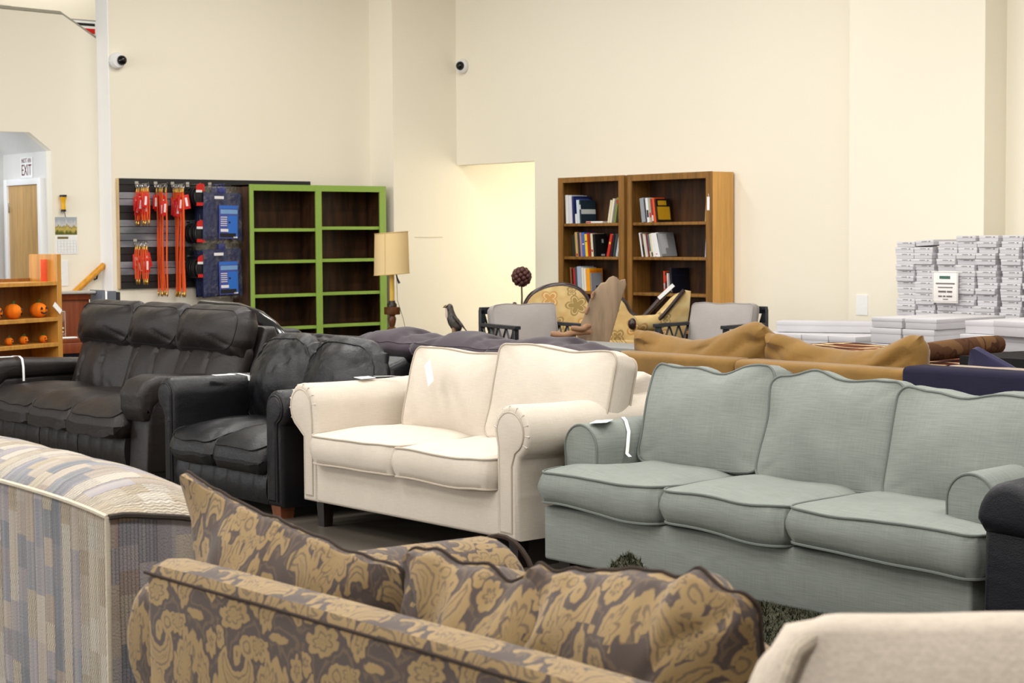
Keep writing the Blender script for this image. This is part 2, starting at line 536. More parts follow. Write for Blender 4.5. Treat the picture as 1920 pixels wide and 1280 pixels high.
# security cameras
def dome(loc, rz, label):
    t = thing('security_camera', loc, label, 'camera', None, rz)
    bm = NB(); lathe(bm, [(0.0, 0), (0.075, 0), (0.085, 0.012), (0.085, 0.045), (0.07, 0.07), (0.0, 0.075)], seg=28)
    fin(bm, 'base', plain('white_plastic', S(235, 235, 235), 0.35), t, (0, 0, 0), (0, R(90), 0), world=False)
    bm = NB(); ball(bm, (0, 0, 0), 0.052, 3)
    fin(bm, 'lens_dome', plain('black_glossy_dome', S(12, 12, 14), 0.1), t, (0.075, 0.028, 0.0), world=False)
dome((SX, 8.87, 3.3), 0, 'white dome camera on the left wall above the black slatboard')
dome((-16.57, WY, 3.42), R(-90), 'white dome camera on the back wall above the passage opening')
# cable clip and pull cord, calendar, torch, light switch
t = thing('torch', (CX + 0.03, 8.35, 1.76), 'yellow and black torch hanging above the calendar', 'torch')
bm = NB(); lathe(bm, [(0.0, 0), (0.02, 0), (0.024, 0.015), (0.021, 0.06), (0.024, 0.11), (0.034, 0.125), (0.034, 0.15), (0.0, 0.152)], seg=18); 
fin(bm, 'body', plain('yellow_plastic', S(240, 180, 20), 0.35), t, (CX + 0.035, 8.35, 1.755))
for z0, r0 in ((1.745, 0.026), (1.895, 0.036)):
    bm = NB(); lathe(bm, [(0, 0), (r0, 0), (r0, 0.022), (0, 0.024)], seg=18); fin(bm, 'black_ring', BLACKMETAL, t, (CX + 0.035, 8.35, z0))
t = thing('calendar', (CX + 0.004, 8.39, 1.31), 'wall calendar with a meadow photo hanging under the yellow torch', 'calendar')
def meadow():
    M = Mat('meadow_print', 0.5, 0.3); u, v, _ = M.xyz('Generated')
    n = M.noise(M.scaled((3, 9, 2), 'Generated'), 1.4, 3)
    g = (v * 0.0 + M.xyz('Generated')[2]) * 1.15 + (n - 0.5) * 0.7
    M.color(M.ramp(g, [(0.1, S(92, 96, 40)), (0.35, S(200, 180, 90)), (0.5, S(150, 130, 70)), (0.62, S(205, 205, 200)), (1.0, S(165, 172, 178))]))
    return M.m
bm = NB(); rbox(bm, CX, CX + 0.006, 8.27, 8.51, 1.51, 1.69); fin(bm, 'picture', meadow(), t)
bm = NB(); rbox(bm, CX, CX + 0.006, 8.275, 8.515, 1.31, 1.50); fin(bm, 'month_sheet', PAPER, t)
bm = NB(); rbox(bm, CX + 0.006, CX + 0.008, 8.29, 8.41, 1.465, 1.488); fin(bm, 'month_band', plain('olive_band', S(120, 105, 60)), t)
bm = NB()
for k in range(5): rbox(bm, CX + 0.006, CX + 0.0075, 8.29, 8.5, 1.325 + k * 0.03, 1.3262 + k * 0.03)
for k in range(7): rbox(bm, CX + 0.006, CX + 0.0075, 8.29 + k * 0.035, 8.2912 + k * 0.035, 1.325, 1.445)
fin(bm, 'day_grid', plain('grey_ink', S(170, 170, 175)), t)
bm = NB(); tube(bm, [(CX + 0.006, 8.385, 1.69), (CX + 0.012, 8.375, 1.73), (CX + 0.006, 8.37, 1.745)], 0.003, 6); fin(bm, 'hanging_loop', INK, t)
# papers on the walls
bm = NB(); rbox(bm, CX, CX + 0.008, 8.33, 8.40, 0.98, 1.24); tag(fin(bm, 'paper_sheet', PAPER), 'white sheet of paper on the stair wall just below the calendar', 'paper')
bm = NB(); rbox(bm, -10.53, -10.40, WY - 0.306, WY - 0.3, 0.74, 0.92); tag(fin(bm, 'paper_sheet', PAPER), 'blank white paper taped on the wall left of the shoe boxes', 'paper')
# handrail
hr = thing('handrail', (CX, 8.6, 0.9), 'sloping yellow wooden handrail on the stair wall', 'handrail')
bm = NB(); tube(bm, [(CX + 0.08, 8.30, 0.80), (CX + 0.08, 8.52, 0.985), (CX + 0.08, 8.77, 1.19)], 0.033, 12); fin(bm, 'rail', wood('yellow_varnished_wood', S(214, 148, 40), 0.8, 0.3), hr)
bm = NB(); tube(bm, [(CX, 8.7, 1.04), (CX + 0.05, 8.7, 1.05), (CX + 0.075, 8.7, 1.11)], 0.01, 8); fin(bm, 'bracket', BLACKMETAL, hr)
# thin wire conduit mark on the pilaster
bm = NB(); rbox(bm, PX, PX + 0.006, 12.35, 12.75, 1.455, 1.462); struct(fin(bm, 'trim_6', plain('pencil_grey', S(205, 195, 170))))
# ------------------------------------------------------------ upholstery helpers
def arc(cx, cz, r, a0, a1, n=10):
    return [(cx + r * math.cos(R(a0 + (a1 - a0) * i / n)), cz + r * math.sin(R(a0 + (a1 - a0) * i / n))) for i in range(n + 1)]
def roll_arm(xi, xo, z0, cx, cz, r, side):
    """outline (x, z) of a rolled arm; side = +1 when the outer side is +x"""
    s = side
    pts = [(xi, z0), (xi, cz - r * 0.6)]
    pts += [(cx + s * x, z) for x, z in arc(0, cz, r, 178, -62, 18)]
    pts += [(xo, cz - r * 1.25), (xo, z0)]
    return pts
def loop_tube(name, prof, y, r, m, parent, ax='y', open_=True):
    bm = NB(); pts = [(a, y, b) if ax == 'y' else (y, a, b) for a, b in prof]
    tube(bm, pts, r, 6, closed=not open_)
    return fin(bm, name, m, parent)
def leg(parent, m, x, y, z1, w0=0.05, w1=0.035, name='leg'):
    bm = NB()
    loft(bm, [[Vector((x + a * w / 2, y + b * w / 2, z)) for a, b in ((-1, -1), (1, -1), (1, 1), (-1, 1))] for w, z in ((w1, 0), (w0, z1))])
    return fin(bm, name, m, parent, ang=30)
def slab(parent, name, m, *a, r=0.02, seg=3):
    bm = NB(); rbox(bm, *a, r, seg); return fin(bm, name, m, parent)
def price_tag(parent_label, loc, rot, pts=None, w=0.075, h=0.12, label='', tie=None):
    """hang tag with its paper band: a thing that hangs on the sofa"""
    t = thing('price_tag', loc, label, 'tag')
    bm = NB(); rbox(bm, -w / 2, w / 2, -h / 2, h / 2, -0.0006, 0.0006)
    fin(bm, 'card', PAPER, t, (0, 0, 0), rot, world=False)
    if pts:
        bm = NB(); strip(bm, pts, 0.016, tie or (0, 1, 0)); fin(bm, 'band', PAPER, t)
    return t
DARKWOOD = wood('dark_stained_leg', S(32, 24, 20), 0.7, 0.35)

# ============================================================ cream loveseat
CREAM = linen('cream_linen', S(198, 188, 174), 0.07, (16, 420), 1100)
CREAMP = linen('cream_welt', S(176, 165, 150), 0.05)
y0 = 4.98
ls = thing('loveseat', (-6.86, 5.4, 0), 'cream linen two-seat loveseat with rolled arms between black leather and sage green sofas', 'sofa')
for side, xi, xo, cx in ((-1, -7.585, -7.715, -7.715), (1, -6.16, -6.015, -6.055)):
    rr = 0.122
    prof = roll_arm(xi, xo, 0.13, cx, 0.603, rr, side)
    bm = NB()
    def wob(p):
        n = noise.noise(Vector((p.x * 6, p.y * 5, p.z * 6))) * 0.004
        k = (p.y - y0) / 0.9
        return Vector((p.x + n, p.y, p.z + (n + 0.012 * k - 0.012 * math.sin(PI * k)) * (1 if p.z > 0.5 else 0)))
    prism(bm, prof, y0, y0 + 0.86, 'y', 0.022, 3, wob=wob)
    arm = fin(bm, 'arm', CREAM, ls)
    pin = inset(prof, 0.034)
    bm = NB(); prism(bm, pin, y0 - 0.006, y0 + 0.02, 'y', 0.005, 2); fin(bm, 'front_panel', CREAM, arm)
    loop_tube('welt', inset(prof, 0.033), y0 - 0.002, 0.0045, CREAMP, arm, open_=False)
    bm = NB()                                          # gathered pleats round the roll
    for k in range(9):
        an = R(170 - 25 * k)
        ca, sa = math.cos(an) * side, math.sin(an)
        tube(bm, [(cx + ca * rr * 0.78, y0 + 0.001, 0.603 + sa * rr * 0.78), (cx + ca * rr * 0.95, y0 + 0.0045, 0.603 + sa * rr * 0.95), (cx + ca * (rr - 0.001), y0 + 0.04, 0.603 + sa * (rr - 0.001))], [0.0035, 0.004, 0.0005], 5)
    fin(bm, 'pleats', CREAM, arm)
slab(ls, 'seat_base', CREAM, -7.60, -6.14, y0 + 0.006, 5.80, 0.13, 0.345, r=0.018)
bm = NB()
prism(bm, [(5.60, 0.13), (5.84, 0.13), (5.89, 0.79), (5.80, 0.825), (5.70, 0.79)], -7.69, -6.05, 'x', 0.03, 3)
fin(bm, 'back_frame', CREAM, ls)
def seatdef(lx, seed, front=-0.34):
    def f(p):
        q = p.copy()
        q.z += 0.010 * noise.noise(Vector((p.x * 4, p.y * 4, seed)))
        return q
    return f
cushion('seat_cushion', CREAM, ls, (-7.232, 5.275, 0.415), (R(1.5), 0, 0), 0.70, 0.68, 0.135, 0.19, 0.06, 24, 0.006, 5, 1.0, seatdef(0, 1.0), CREAMP, 0.005, 0.016, 4)
cushion('seat_cushion', CREAM, ls, (-6.522, 5.275, 0.415), (R(1.5), 0, 0), 0.71, 0.69, 0.135, 0.19, 0.06, 24, 0.006, 5, 5.0, seatdef(0, 4.0), CREAMP, 0.005, 0.016, 4)
def pillow_def(seed, top=0.0, side=0.0, sag=0.0, amp=0.02):
    def f(p):
        q = p.copy()
        q.y += amp * noise.noise(Vector((p.x * 5 + seed, seed, p.z * 3))) * (0.5 + p.y * 2 if p.y > -0.2 else 0.1) - sag * math.exp(-(p.x / 0.17) ** 2) * (1 if p.y > 0 else 0) * max(0, p.y) * 4
        q.x += side * p.y
        fold = noise.noise(Vector((p.x * 9 + p.y * 5 + seed, p.y * 3, seed)))
        q.z += 0.008 * fold * (1 if p.z > 0 else 0.3)
        return q
    return f
cushion('back_cushion', CREAM, ls, (-7.105, 5.53, 0.677), (R(90 - 13), R(1), R(2)), 0.68, 0.42, 0.135, 0.25, 0.045, 24, 0.007, 5, 3.0, pillow_def(2, sag=0.012, amp=0.012), CREAMP, 0.005, 0.016, 2.6)
cushion('back_cushion', CREAM, ls, (-6.33, 5.50, 0.70), (R(90 - 13), R(2.5), R(5)), 0.74, 0.455, 0.15, 0.27, 0.05, 24, 0.007, 5, 9.0, pillow_def(7, sag=0.008, amp=0.015), CREAMP, 0.005, 0.016, 2.6)
for x, y in ((-7.63, 5.06), (-6.10, 5.06), (-7.63, 5.80), (-6.10, 5.80)): leg(ls, DARKWOOD, x, y, 0.135, 0.065, 0.05)
price_tag('', (-7.10, 5.325, 0.79), (R(70), R(-38), R(5)), None, 0.05, 0.13, 'white price card pinned to the left back cushion of the cream loveseat')
price_tag('', (-7.70, 5.36, 0.732), (0, R(6), R(5)), [(-7.70, 5.42, 0.735), (-7.66, 5.50, 0.735), (-7.62, 5.55, 0.731)], 0.06, 0.10, 'small white price tag lying on the left arm of the cream loveseat', (1, 0, 0))

# ============================================================ sage sofa
SAGE = linen('sage_linen', S(127, 132, 126), 0.13, (9, 300), 800)
SAGEP = linen('sage_welt', S(108, 113, 108), 0.05)
y0 = 5.0
sf = thing('sofa', (-4.75, 5.45, 0), 'sage green three-seat sofa with loose back cushions right of the cream loveseat', 'sofa')
bm = NB(); rbox(bm, -5.86, -3.66, y0, 5.86, 0.075, 0.305, 0.014, 3); fin(bm, 'seat_base', SAGE, sf)
for side, xi, xo, cx, zc, xr in ((-1, -5.69, -5.885, -5.79, 0.545, 0.105), (1, -3.875, -3.68, -3.775, 0.528, 0.105)):
    s = side
    prof = [(xi, 0.30)] + [(cx + s * a, b) for a, b in arc(0, zc, xr, 180, 0, 16)] + [(cx + s * 0.098, zc - 0.10), (xo, 0.30)]
    bm = NB()
    prism(bm, prof, 5.15, 5.9, 'y', 0.014, 3, wob=lambda p: Vector((p.x + 0.004 * noise.noise(p * 6), p.y, p.z + 0.006 * noise.noise(p * 5 + Vector((3, 1, 2))) + 0.03 * (p.y - 5.15) * (1 if p.z > 0.4 else 0))))
    arm = fin(bm, 'arm', SAGE, sf)
    loop_tube('welt', inset(prof, 0.004), 5.152, 0.0055, SAGEP, arm)
bm = NB(); prism(bm, [(5.62, 0.30), (5.92, 0.30), (5.97, 0.78), (5.90, 0.81), (5.80, 0.78)], -5.86, -3.68, 'x', 0.03, 3); fin(bm, 'back_frame', SAGE, sf)
def tcush(cut):
    """front corner that wraps round the arm: the rear part of one side is drawn in"""
    def f(p):
        q = p.copy()
        if cut:
            k = 1 if p.y > -0.16 else max(0.0, 1 - (-0.16 - p.y) / 0.035)
            lim = 0.355 - 0.17 * k
            if cut < 0 and q.x < 0: q.x *= (1 - 0.17 * k / 0.36)
            if cut > 0 and q.x > 0: q.x *= (1 - 0.19 * k / 0.42)
        q.z += 0.012 * noise.noise(Vector((p.x * 3.5 + cut * 7, p.y * 3, 2.0))) - (0.010 if p.z < 0 else 0) * math.sin(p.x * 6)
        return q
    return f
for x0_, x1_, cut in ((-5.862, -5.128, -1), (-5.122, -4.462, 0), (-4.456, -3.615, 1)):
    cushion('seat_cushion', SAGE, sf, ((x0_ + x1_) / 2, 5.30, 0.392), (R(1.0), 0, 0), x1_ - x0_, 0.67, 0.14, 0.20, 0.07, 26, 0.005, 5, x0_, tcush(cut), SAGEP, 0.0055, 0.02, 4)
for xc, w, zc, h, rz, sg_, seed in ((-5.34, 0.68, 0.668, 0.43, 2, 0.035, 1), (-4.665, 0.65, 0.664, 0.435, 2, 0.008, 5), (-4.00, 0.69, 0.652, 0.43, 3, 0.018, 11)):
    cushion('back_cushion', SAGE, sf, (xc, 5.52, zc), (R(90 - 17), R(-1), R(rz)), w, h, 0.16, 0.27, 0.055, 26, 0.010, 5, seed, pillow_def(seed, sag=sg_, amp=0.04), SAGEP, 0.0055, 0.02, 2.6)
for x, y in ((-5.78, 5.08), (-3.74, 5.08), (-5.78, 5.78), (-3.74, 5.78)): leg(sf, DARKWOOD, x, y, 0.08, 0.07, 0.06)
price_tag('', (-5.755, 5.24, 0.657), (0, R(-4), R(35)), [(-5.79, 5.40, 0.662), (-5.74, 5.37, 0.652), (-5.69, 5.34, 0.612), (-5.676, 5.32, 0.55), (-5.670, 5.31, 0.52), (-5.65, 5.31, 0.508)], 0.075, 0.13, 'white price tag with a paper band over the left arm of the sage green sofa', (0.25, 1, 0))

# ============================================================ black leather loveseat
LBLACK = leather('black_leather', S(17, 17, 20), 0.32, 0.6)
LPIPE = leather('black_leather_welt', S(12, 12, 14), 0.45, 0.3)
y0 = 4.99
bl = thing('loveseat', (-8.54, 5.45, 0), 'black leather loveseat with puffy back left of the cream loveseat', 'sofa')
for side, xi, xo, cx in ((-1, -8.99, -9.115, -9.09), (1, -8.03, -7.885, -7.93)):
    rr = 0.1
    prof = roll_arm(xi, xo, 0.06, cx, 0.572, rr, side)
    bm = NB()
    prism(bm, prof, y0, y0 + 0.85, 'y', 0.03, 4, wob=lambda p: Vector((p.x + 0.004 * noise.noise(p * 7), p.y, p.z + (0.008 * noise.noise(Vector((p.x * 3, p.y * 16, 1.0))) if p.z > 0.55 else 0))))
    arm = fin(bm, 'arm', LBLACK, bl)
    pin = inset(prof, 0.032)
    bm = NB(); prism(bm, pin, y0 - 0.012, y0 + 0.02, 'y', 0.012, 3); fin(bm, 'front_panel', LBLACK, arm)
    loop_tube('welt', inset(prof, 0.03), y0 - 0.002, 0.006, LPIPE, arm, open_=False)
bm = NB()
def chan(bm, x0_, x1_, z0_, z1_, yf, n, dep=0.018, th=0.05):
    """front band sewn into vertical channels"""
    nn = n * 8; rows = 7
    vs = []
    for i in range(nn + 1):
        x = x0_ + (x1_ - x0_) * i / nn
        ph = (i % 8) / 8
        puff = dep * math.sqrt(abs(math.sin(PI * ph)))
        col = []
        for j in range(rows + 1):
            t = j / rows
            col.append(bm.verts.new((x, yf - puff * math.sin(PI * (0.12 + 0.76 * t)) - 0.015 * math.sin(PI * t), z0_ + (z1_ - z0_) * t)))
        vs.append(col)
    bk = [[bm.verts.new((x0_ + (x1_ - x0_) * i / nn, yf + th, z)) for z in (z0_, z1_)] for i in range(nn + 1)]
    for i in range(nn):
        for j in range(rows): bm.faces.new((vs[i][j], vs[i + 1][j], vs[i + 1][j + 1], vs[i][j + 1]))
        bm.faces.new((bk[i][0], bk[i][1], bk[i + 1][1], bk[i + 1][0]))
        bm.faces.new((vs[i][-1], vs[i + 1][-1], bk[i + 1][1], bk[i][1])); bm.faces.new((vs[i][0], bk[i][0], bk[i + 1][0], vs[i + 1][0]))
    bm.faces.new(vs[0] + [bk[0][1], bk[0][0]]); bm.faces.new(list(reversed(vs[-1])) + [bk[-1][0], bk[-1][1]])
chan(bm, -8.99, -8.03, 0.065, 0.235, y0 + 0.015, 7, 0.010); fin(bm, 'front_band', LBLACK, bl)
slab(bl, 'seat_deck', LBLACK, -9.0, -8.02, y0 + 0.03, 5.78, 0.1, 0.24)
def pad_def(seed, drop=0.04, front=-0.3, crease=0.0):
    def f(p):
        q = p.copy()
        if p.y < front + 0.16 and p.z > 0: q.z -= drop * ((front + 0.16 - p.y) / 0.16) ** 2
        q.z += 0.010 * noise.noise(Vector((p.x * 6, p.y * 6, seed)))
        return q
    return f
for xc, w, sd in ((-8.755, 0.475, 2.0), (-8.275, 0.485, 6.0)):
    cushion('seat_cushion', LBLACK, bl, (xc, 5.26, 0.325), (R(3), 0, 0), w, 0.63, 0.165, 0.25, 0.09, 22, 0.006, 6, sd, pad_def(sd, 0.035), LPIPE, 0.004, 0.025, 3, pipes=(1,))
def leather_back(seed, amp=0.012, f1=8):
    def f(p):
        q = p.copy()
        k = noise.noise(Vector((p.x * f1 + seed, p.y * 2.5 + p.x * 3, seed)))
        k2 = abs(noise.noise(Vector((p.x * 11 + p.y * 6 + seed, p.y * 7, seed + 3))))
        q.z += (amp * k - amp * 1.2 * (1 - k2) ** 6) * (1 if p.z > 0 else 0.2)
        return q
    return f
for xc, w, ry, sd, zc in ((-8.745, 0.60, -3, 3.0, 0.66), (-8.165, 0.64, 3, 8.0, 0.655)):
    cushion('back_cushion', LBLACK, bl, (xc, 5.58, zc - 0.03), (R(90 - 14), R(ry), 0), w, 0.49, 0.12, 0.36, 0.20, 30, 0.008, 5, sd, leather_back(sd), LPIPE, 0.004, 0.05, 2.2, pipes=(1,), ns=7)
bm = NB(); prism(bm, [(5.60, 0.08), (5.86, 0.08), (5.90, 0.74), (5.84, 0.80), (5.72, 0.76)], -9.08, -7.93, 'x', 0.04, 3); fin(bm, 'back_frame', LBLACK, bl)
LEGW = wood('walnut_leg', S(110, 62, 36), 0.7, 0.35)
for x, y in ((-9.06, 5.05), (-7.96, 5.05), (-9.06, 5.78), (-7.96, 5.78)): leg(bl, LEGW, x, y, 0.065, 0.09, 0.075)
bl.location.x -= 0.05
price_tag('', (-9.02, 5.30, 0.678), (0, 0, R(-10)), [(-9.07, 5.36, 0.679), (-9.03, 5.40, 0.68), (-8.98, 5.44, 0.668), (-8.97, 5.44, 0.64)], 0.07, 0.12, 'white price tag on the left arm of the black leather loveseat', (0, 1, 0))

# ============================================================ dark brown leather reclining sofa
LBROWN = leather('espresso_leather', S(31, 26, 25), 0.40, 0.6)
LBRP = leather('espresso_welt', S(18, 16, 16), 0.5, 0.2)
y0 = 5.17
rc_ = thing('reclining_sofa', (-10.95, 5.6, 0), 'espresso leather reclining sofa with three headrest rolls at far left of the front row', 'sofa')
XS = (-11.98, -11.22, -10.66, -10.02)
for k in range(3):
    xa, xb = XS[k], XS[k + 1]; w = xb - xa - 0.008; xc = (xa + xb) / 2
    cushion('seat_cushion', LBROWN, rc_, (xc, 5.43, 0.345), (R(2), 0, 0), w, 0.62, 0.19, 0.27, 0.07, 22, 0.006, 6, k * 3.1, pad_def(k * 2.3, 0.06), LBRP, 0.0035, 0.045, 2.6, pipes=(1,))
    bm = NB(); chan(bm, xa + 0.005, xb - 0.005, 0.06, 0.255, y0 + 0.03, 4, 0.010); fin(bm, 'footrest_panel', LBROWN, rc_)
BS = (-11.82, -11.06, -10.42, -9.70)
for k in range(3):
    xa, xb = BS[k], BS[k + 1]; w = xb - xa - 0.006; xc = (xa + xb) / 2
    def chd(p, seed=k * 5.0, w=w):
        q = p.copy()
        for s in (-0.18, 0.12):
            d = abs(p.x - s * (1 - p.y * 1.2)); q.z -= 0.022 * math.exp(-(d / 0.016) ** 2) * (1 if p.z > 0 else 0)
        q.z += 0.012 * noise.noise(Vector((p.x * 7 + seed, p.y * 3, seed)))
        return q
    cushion('back_cushion', LBROWN, rc_, (xc, 5.80, 0.58), (R(90 - 20), 0, 0), w, 0.46, 0.10, 0.24, 0.06, 34, 0.006, 6, k * 4.0, chd, None, bulge=0.03, pw=2.6)
    cushion('headrest', LBROWN, rc_, (xc, 5.86, 0.865), (R(90 - 16), 0, 0), w, 0.25, 0.16, 0.33, 0.09, 24, 0.005, 6, k * 6.0, leather_back(k * 3.0, 0.004, 10), LBRP, 0.003, 0.05, 2.8, pipes=(1,), ns=7)
bm = NB(); prism(bm, [(5.70, 0.10), (6.0, 0.10), (6.13, 0.82), (6.10, 0.90), (6.01, 0.90)], -11.84, -9.72, 'x', 0.04, 3); fin(bm, 'back_frame', LBROWN, rc_)
for x0_, x1_ in ((-12.22, -11.98), (-10.02, -9.76)):
    bm = NB(); prism(bm, [(y0 + 0.03, 0.04), (5.95, 0.04), (5.95, 0.5), (y0 + 0.10, 0.5), (y0 + 0.05, 0.42)], x0_ + 0.01, x1_ - 0.01, 'x', 0.03, 3)
    arm = fin(bm, 'arm', LBROWN, rc_)
    prof = [(y0 + 0.015, 0.36), (y0 - 0.02, 0.42), (y0 - 0.02, 0.53), (y0 + 0.03, 0.60), (y0 + 0.12, 0.63), (y0 + 0.5, 0.612), (y0 + 0.78, 0.60), (y0 + 0.80, 0.50), (y0 + 0.14, 0.48), (y0 + 0.09, 0.44), (y0 + 0.06, 0.36)]
    bm = NB(); prism(bm, prof, x0_ - 0.012, x1_ + 0.014, 'x', 0.05, 4, wob=lambda p: Vector((p.x + 0.006 * noise.noise(p * 8), p.y, p.z + 0.008 * noise.noise(p * 6))))
    bmesh.ops.subdivide_edges(bm, edges=[e for e in bm.edges if abs(e.verts[0].co.x - e.verts[1].co.x) < 0.02 and e.calc_length() > 0.1], cuts=3, use_grid_fill=True)
    fin(bm, 'arm_pad', LBROWN, arm)
slab(rc_, 'underframe', LBROWN, -12.0, -10.0, y0 + 0.12, 6.0, 0.05, 0.24)
price_tag('', (-12.10, 5.35, 0.634), (0, 0, R(-12)), [(-12.09, 5.40, 0.640), (-12.00, 5.41, 0.642), (-11.955, 5.41, 0.625), (-11.938, 5.41, 0.57), (-11.935, 5.41, 0.50), (-11.935, 5.41, 0.47)], 0.07, 0.12, 'white price tag with a band over the left arm of the espresso reclining sofa', (0, 1, 0))

# ============================================================ navy leather armchair, right edge
LNAVY = leather('navy_leather', S(12, 12, 20), 0.5, 0.5)
nc = thing('armchair', (-2.95, 5.3, 0), 'navy leather armchair with pillow arms cut off at the right, beside the sage sofa', 'armchair')
for x0_ in (-3.60, -2.62):
    x1_ = x0_ + 0.27
    bm = NB(); prism(bm, [(x0_ + 0.015, 0.05), (x1_ - 0.02, 0.05), (x1_ - 0.02, 0.51), (x0_ + 0.02, 0.51)], 4.90, 5.72, 'y', 0.03, 3); arm = fin(bm, 'arm', LNAVY, nc)
    prof = [(x0_ + 0.0, 0.525)] + arc(x0_ + 0.14, 0.525, 0.14, 170, 10, 12) + [(x1_ + 0.02, 0.51), (x1_ - 0.03, 0.485), (x0_ + 0.03, 0.485)]
    bm = NB(); prism(bm, prof, 4.87, 5.74, 'y', 0.045, 4, wob=lambda p: Vector((p.x + 0.006 * noise.noise(p * 9), p.y, p.z + 0.012 * noise.noise(Vector((p.x * 5, p.y * 14, 2)))))); fin(bm, 'arm_pillow', LNAVY, arm)
slab(nc, 'seat_base', LNAVY, -3.35, -2.58, 4.95, 5.72, 0.05, 0.30)
cushion('seat_cushion', LNAVY, nc, (-2.965, 5.25, 0.385), (R(2), 0, 0), 0.69, 0.62, 0.15, 0.22, 0.07, 18, 0.006, 5, 2.0, pad_def(1, 0.04), LPIPE, 0.004, 0.02, 3)
cushion('back_cushion', LNAVY, nc, (-2.965, 5.58, 0.66), UP(14), 0.68, 0.50, 0.12, 0.28, 0.12, 20, 0.008, 5, 4.0, leather_back(2.0), LPIPE, 0.004, 0.04, 2.4)
slab(nc, 'back_frame', LNAVY, -3.50, -2.42, 5.66, 5.84, 0.05, 0.78, r=0.05)
for x, y in ((-3.52, 4.98), (-2.42, 4.98), (-3.52, 5.72), (-2.42, 5.72)): leg(nc, DARKWOOD, x, y, 0.055, 0.06, 0.05)
nc.location.x += 0.035
def spline2(pts, n=4):
    out = []
    for i in range(len(pts) - 1):
        p0, p1, p2, p3 = pts[max(i - 1, 0)], pts[i], pts[i + 1], pts[min(i + 2, len(pts) - 1)]
        for k in range(n):
            t = k / n
            out.append(tuple(0.5 * (2 * p1[j] + (p2[j] - p0[j]) * t + (2 * p0[j] - 5 * p1[j] + 4 * p2[j] - p3[j]) * t * t + (3 * p1[j] - p0[j] - 3 * p2[j] + p3[j]) * t ** 3) for j in range(len(p1))))
    return out + [pts[-1]]
# ============================================================ second row, seen from behind
def suede(name, c, var=0.12):
    M = Mat(name, 0.85, 0.2)
    n = M.noise(M.tc('Object'), 4, 4, 0.6); f = M.noise(M.tc('Object'), 220, 2)
    M.color(M.mix((n * 0.8 + f * 0.2).step(0.3, 0.7), sc3(c, 1 - var), sc3(c, 1 + var))); M.bump(f + n * 0.6, 0.25, 0.002)
    M.sheen(0.25, 0.4)
    return M.m
PLUM = suede('plum_velvet', S(56, 47, 54), 0.22)
pl = thing('sofa', (-7.75, 6.5, 0), 'plum velvet sofa with tufted pads over its back, behind the cream and black loveseats', 'sofa')
slab(pl, 'back_frame', PLUM, -8.84, -6.66, 6.02, 6.22, 0.06, 0.80, r=0.05)
slab(pl, 'seat_base', PLUM, -8.7, -6.8, 6.2, 6.86, 0.06, 0.32, r=0.03)
for x0_ in (-8.90, -6.84): slab(pl, 'arm', PLUM, x0_, x0_ + 0.22, 6.10, 6.86, 0.06, 0.60, r=0.07)
def tuft(x, y):
    t = 0.0
    for s in (-0.17, 0.17): t += 0.045 * math.exp(-((x - s) / 0.04) ** 2 - ((y - 0.02) / 0.05) ** 2) + 0.012 * math.exp(-((x - s) / 0.018) ** 2)
    return t
for k, xc in enumerate((-8.44, -7.76, -7.10)):
    cushion('back_pad', PLUM, pl, (xc, 6.13, 0.825), (0, R((-1, 1, 0)[k]), 0), 0.72, 0.36, 0.08, 0.22, 0.07, 30, 0.008, 6, k * 4.0, lambda p: Vector((p.x, p.y, p.z + 0.010 * noise.noise(Vector((p.x * 8, p.y * 9, k))))), PLUM, 0.003, 0.03, 2.6, tufts=tuft, pipes=(1,))
    cushion('seat_cushion', PLUM, pl, (-8.35 + 0.63 * k, 6.55, 0.40), (0, 0, 0), 0.62, 0.60, 0.12, 0.18, 0.06, 12, 0.005, 5, k)
for x, y in ((-8.78, 6.12), (-6.74, 6.12), (-8.78, 6.78), (-6.74, 6.78)): leg(pl, DARKWOOD, x, y, 0.065, 0.06, 0.05)

MUST = suede('mustard_microsuede', S(126, 95, 48), 0.16)
mu = thing('sofa', (-6.65, 7.5, 0), 'mustard yellow suede sofa with slumped back cushions, seen from behind above the sage sofa', 'sofa')
for xa, xb in ((-7.74, -6.74), (-6.735, -5.60)):
    slab(mu, 'back_frame', MUST, xa, xb, 7.08, 7.27, 0.06, 0.79, r=0.035)
slab(mu, 'seat_base', MUST, -7.6, -5.75, 7.25, 7.95, 0.06, 0.30, r=0.03)
for x0_ in (-7.76, -5.82): slab(mu, 'arm', MUST, x0_, x0_ + 0.22, 7.2, 7.95, 0.06, 0.60, r=0.06)
def slump(seed, a, b, sh=0.0):
    def f(p):
        q = p.copy()
        t = p.x / 0.5
        q.y += (a if t > 0 else b) * abs(t) ** 2.0 * (0.3 + p.y) * 1.3 - 0.075 * math.cos(min(1, abs(t - sh)) * PI / 2) * max(0.0, p.y) * 5
        w = noise.noise(Vector((p.x * 4 + p.y * 7 + seed, (p.y - p.x) * 3, seed)))
        q.z += 0.016 * (1 - abs(w)) ** 5 - 0.03 * abs(w)
        return q
    return f
cushion('back_cushion', MUST, mu, (-7.20, 7.36, 0.71), (R(90 - 16), R(0), PI), 1.02, 0.42, 0.12, 0.30, 0.10, 30, 0.012, 5, 2.0, slump(2, 0.05, 0.07, 0.35), None, 0.004, 0.03, 2.4)
cushion('back_cushion', MUST, mu, (-6.17, 7.36, 0.70), (R(90 - 16), R(0), PI), 1.0, 0.42, 0.12, 0.30, 0.10, 30, 0.012, 5, 7.0, slump(6, 0.05, 0.06, 0.0), None, 0.004, 0.03, 2.4)
for k in range(2): cushion('seat_cushion', MUST, mu, (-7.17 + 1.0 * k, 7.62, 0.38), (0, 0, 0), 0.97, 0.62, 0.13, 0.19, 0.06, 12, 0.005, 5, k)
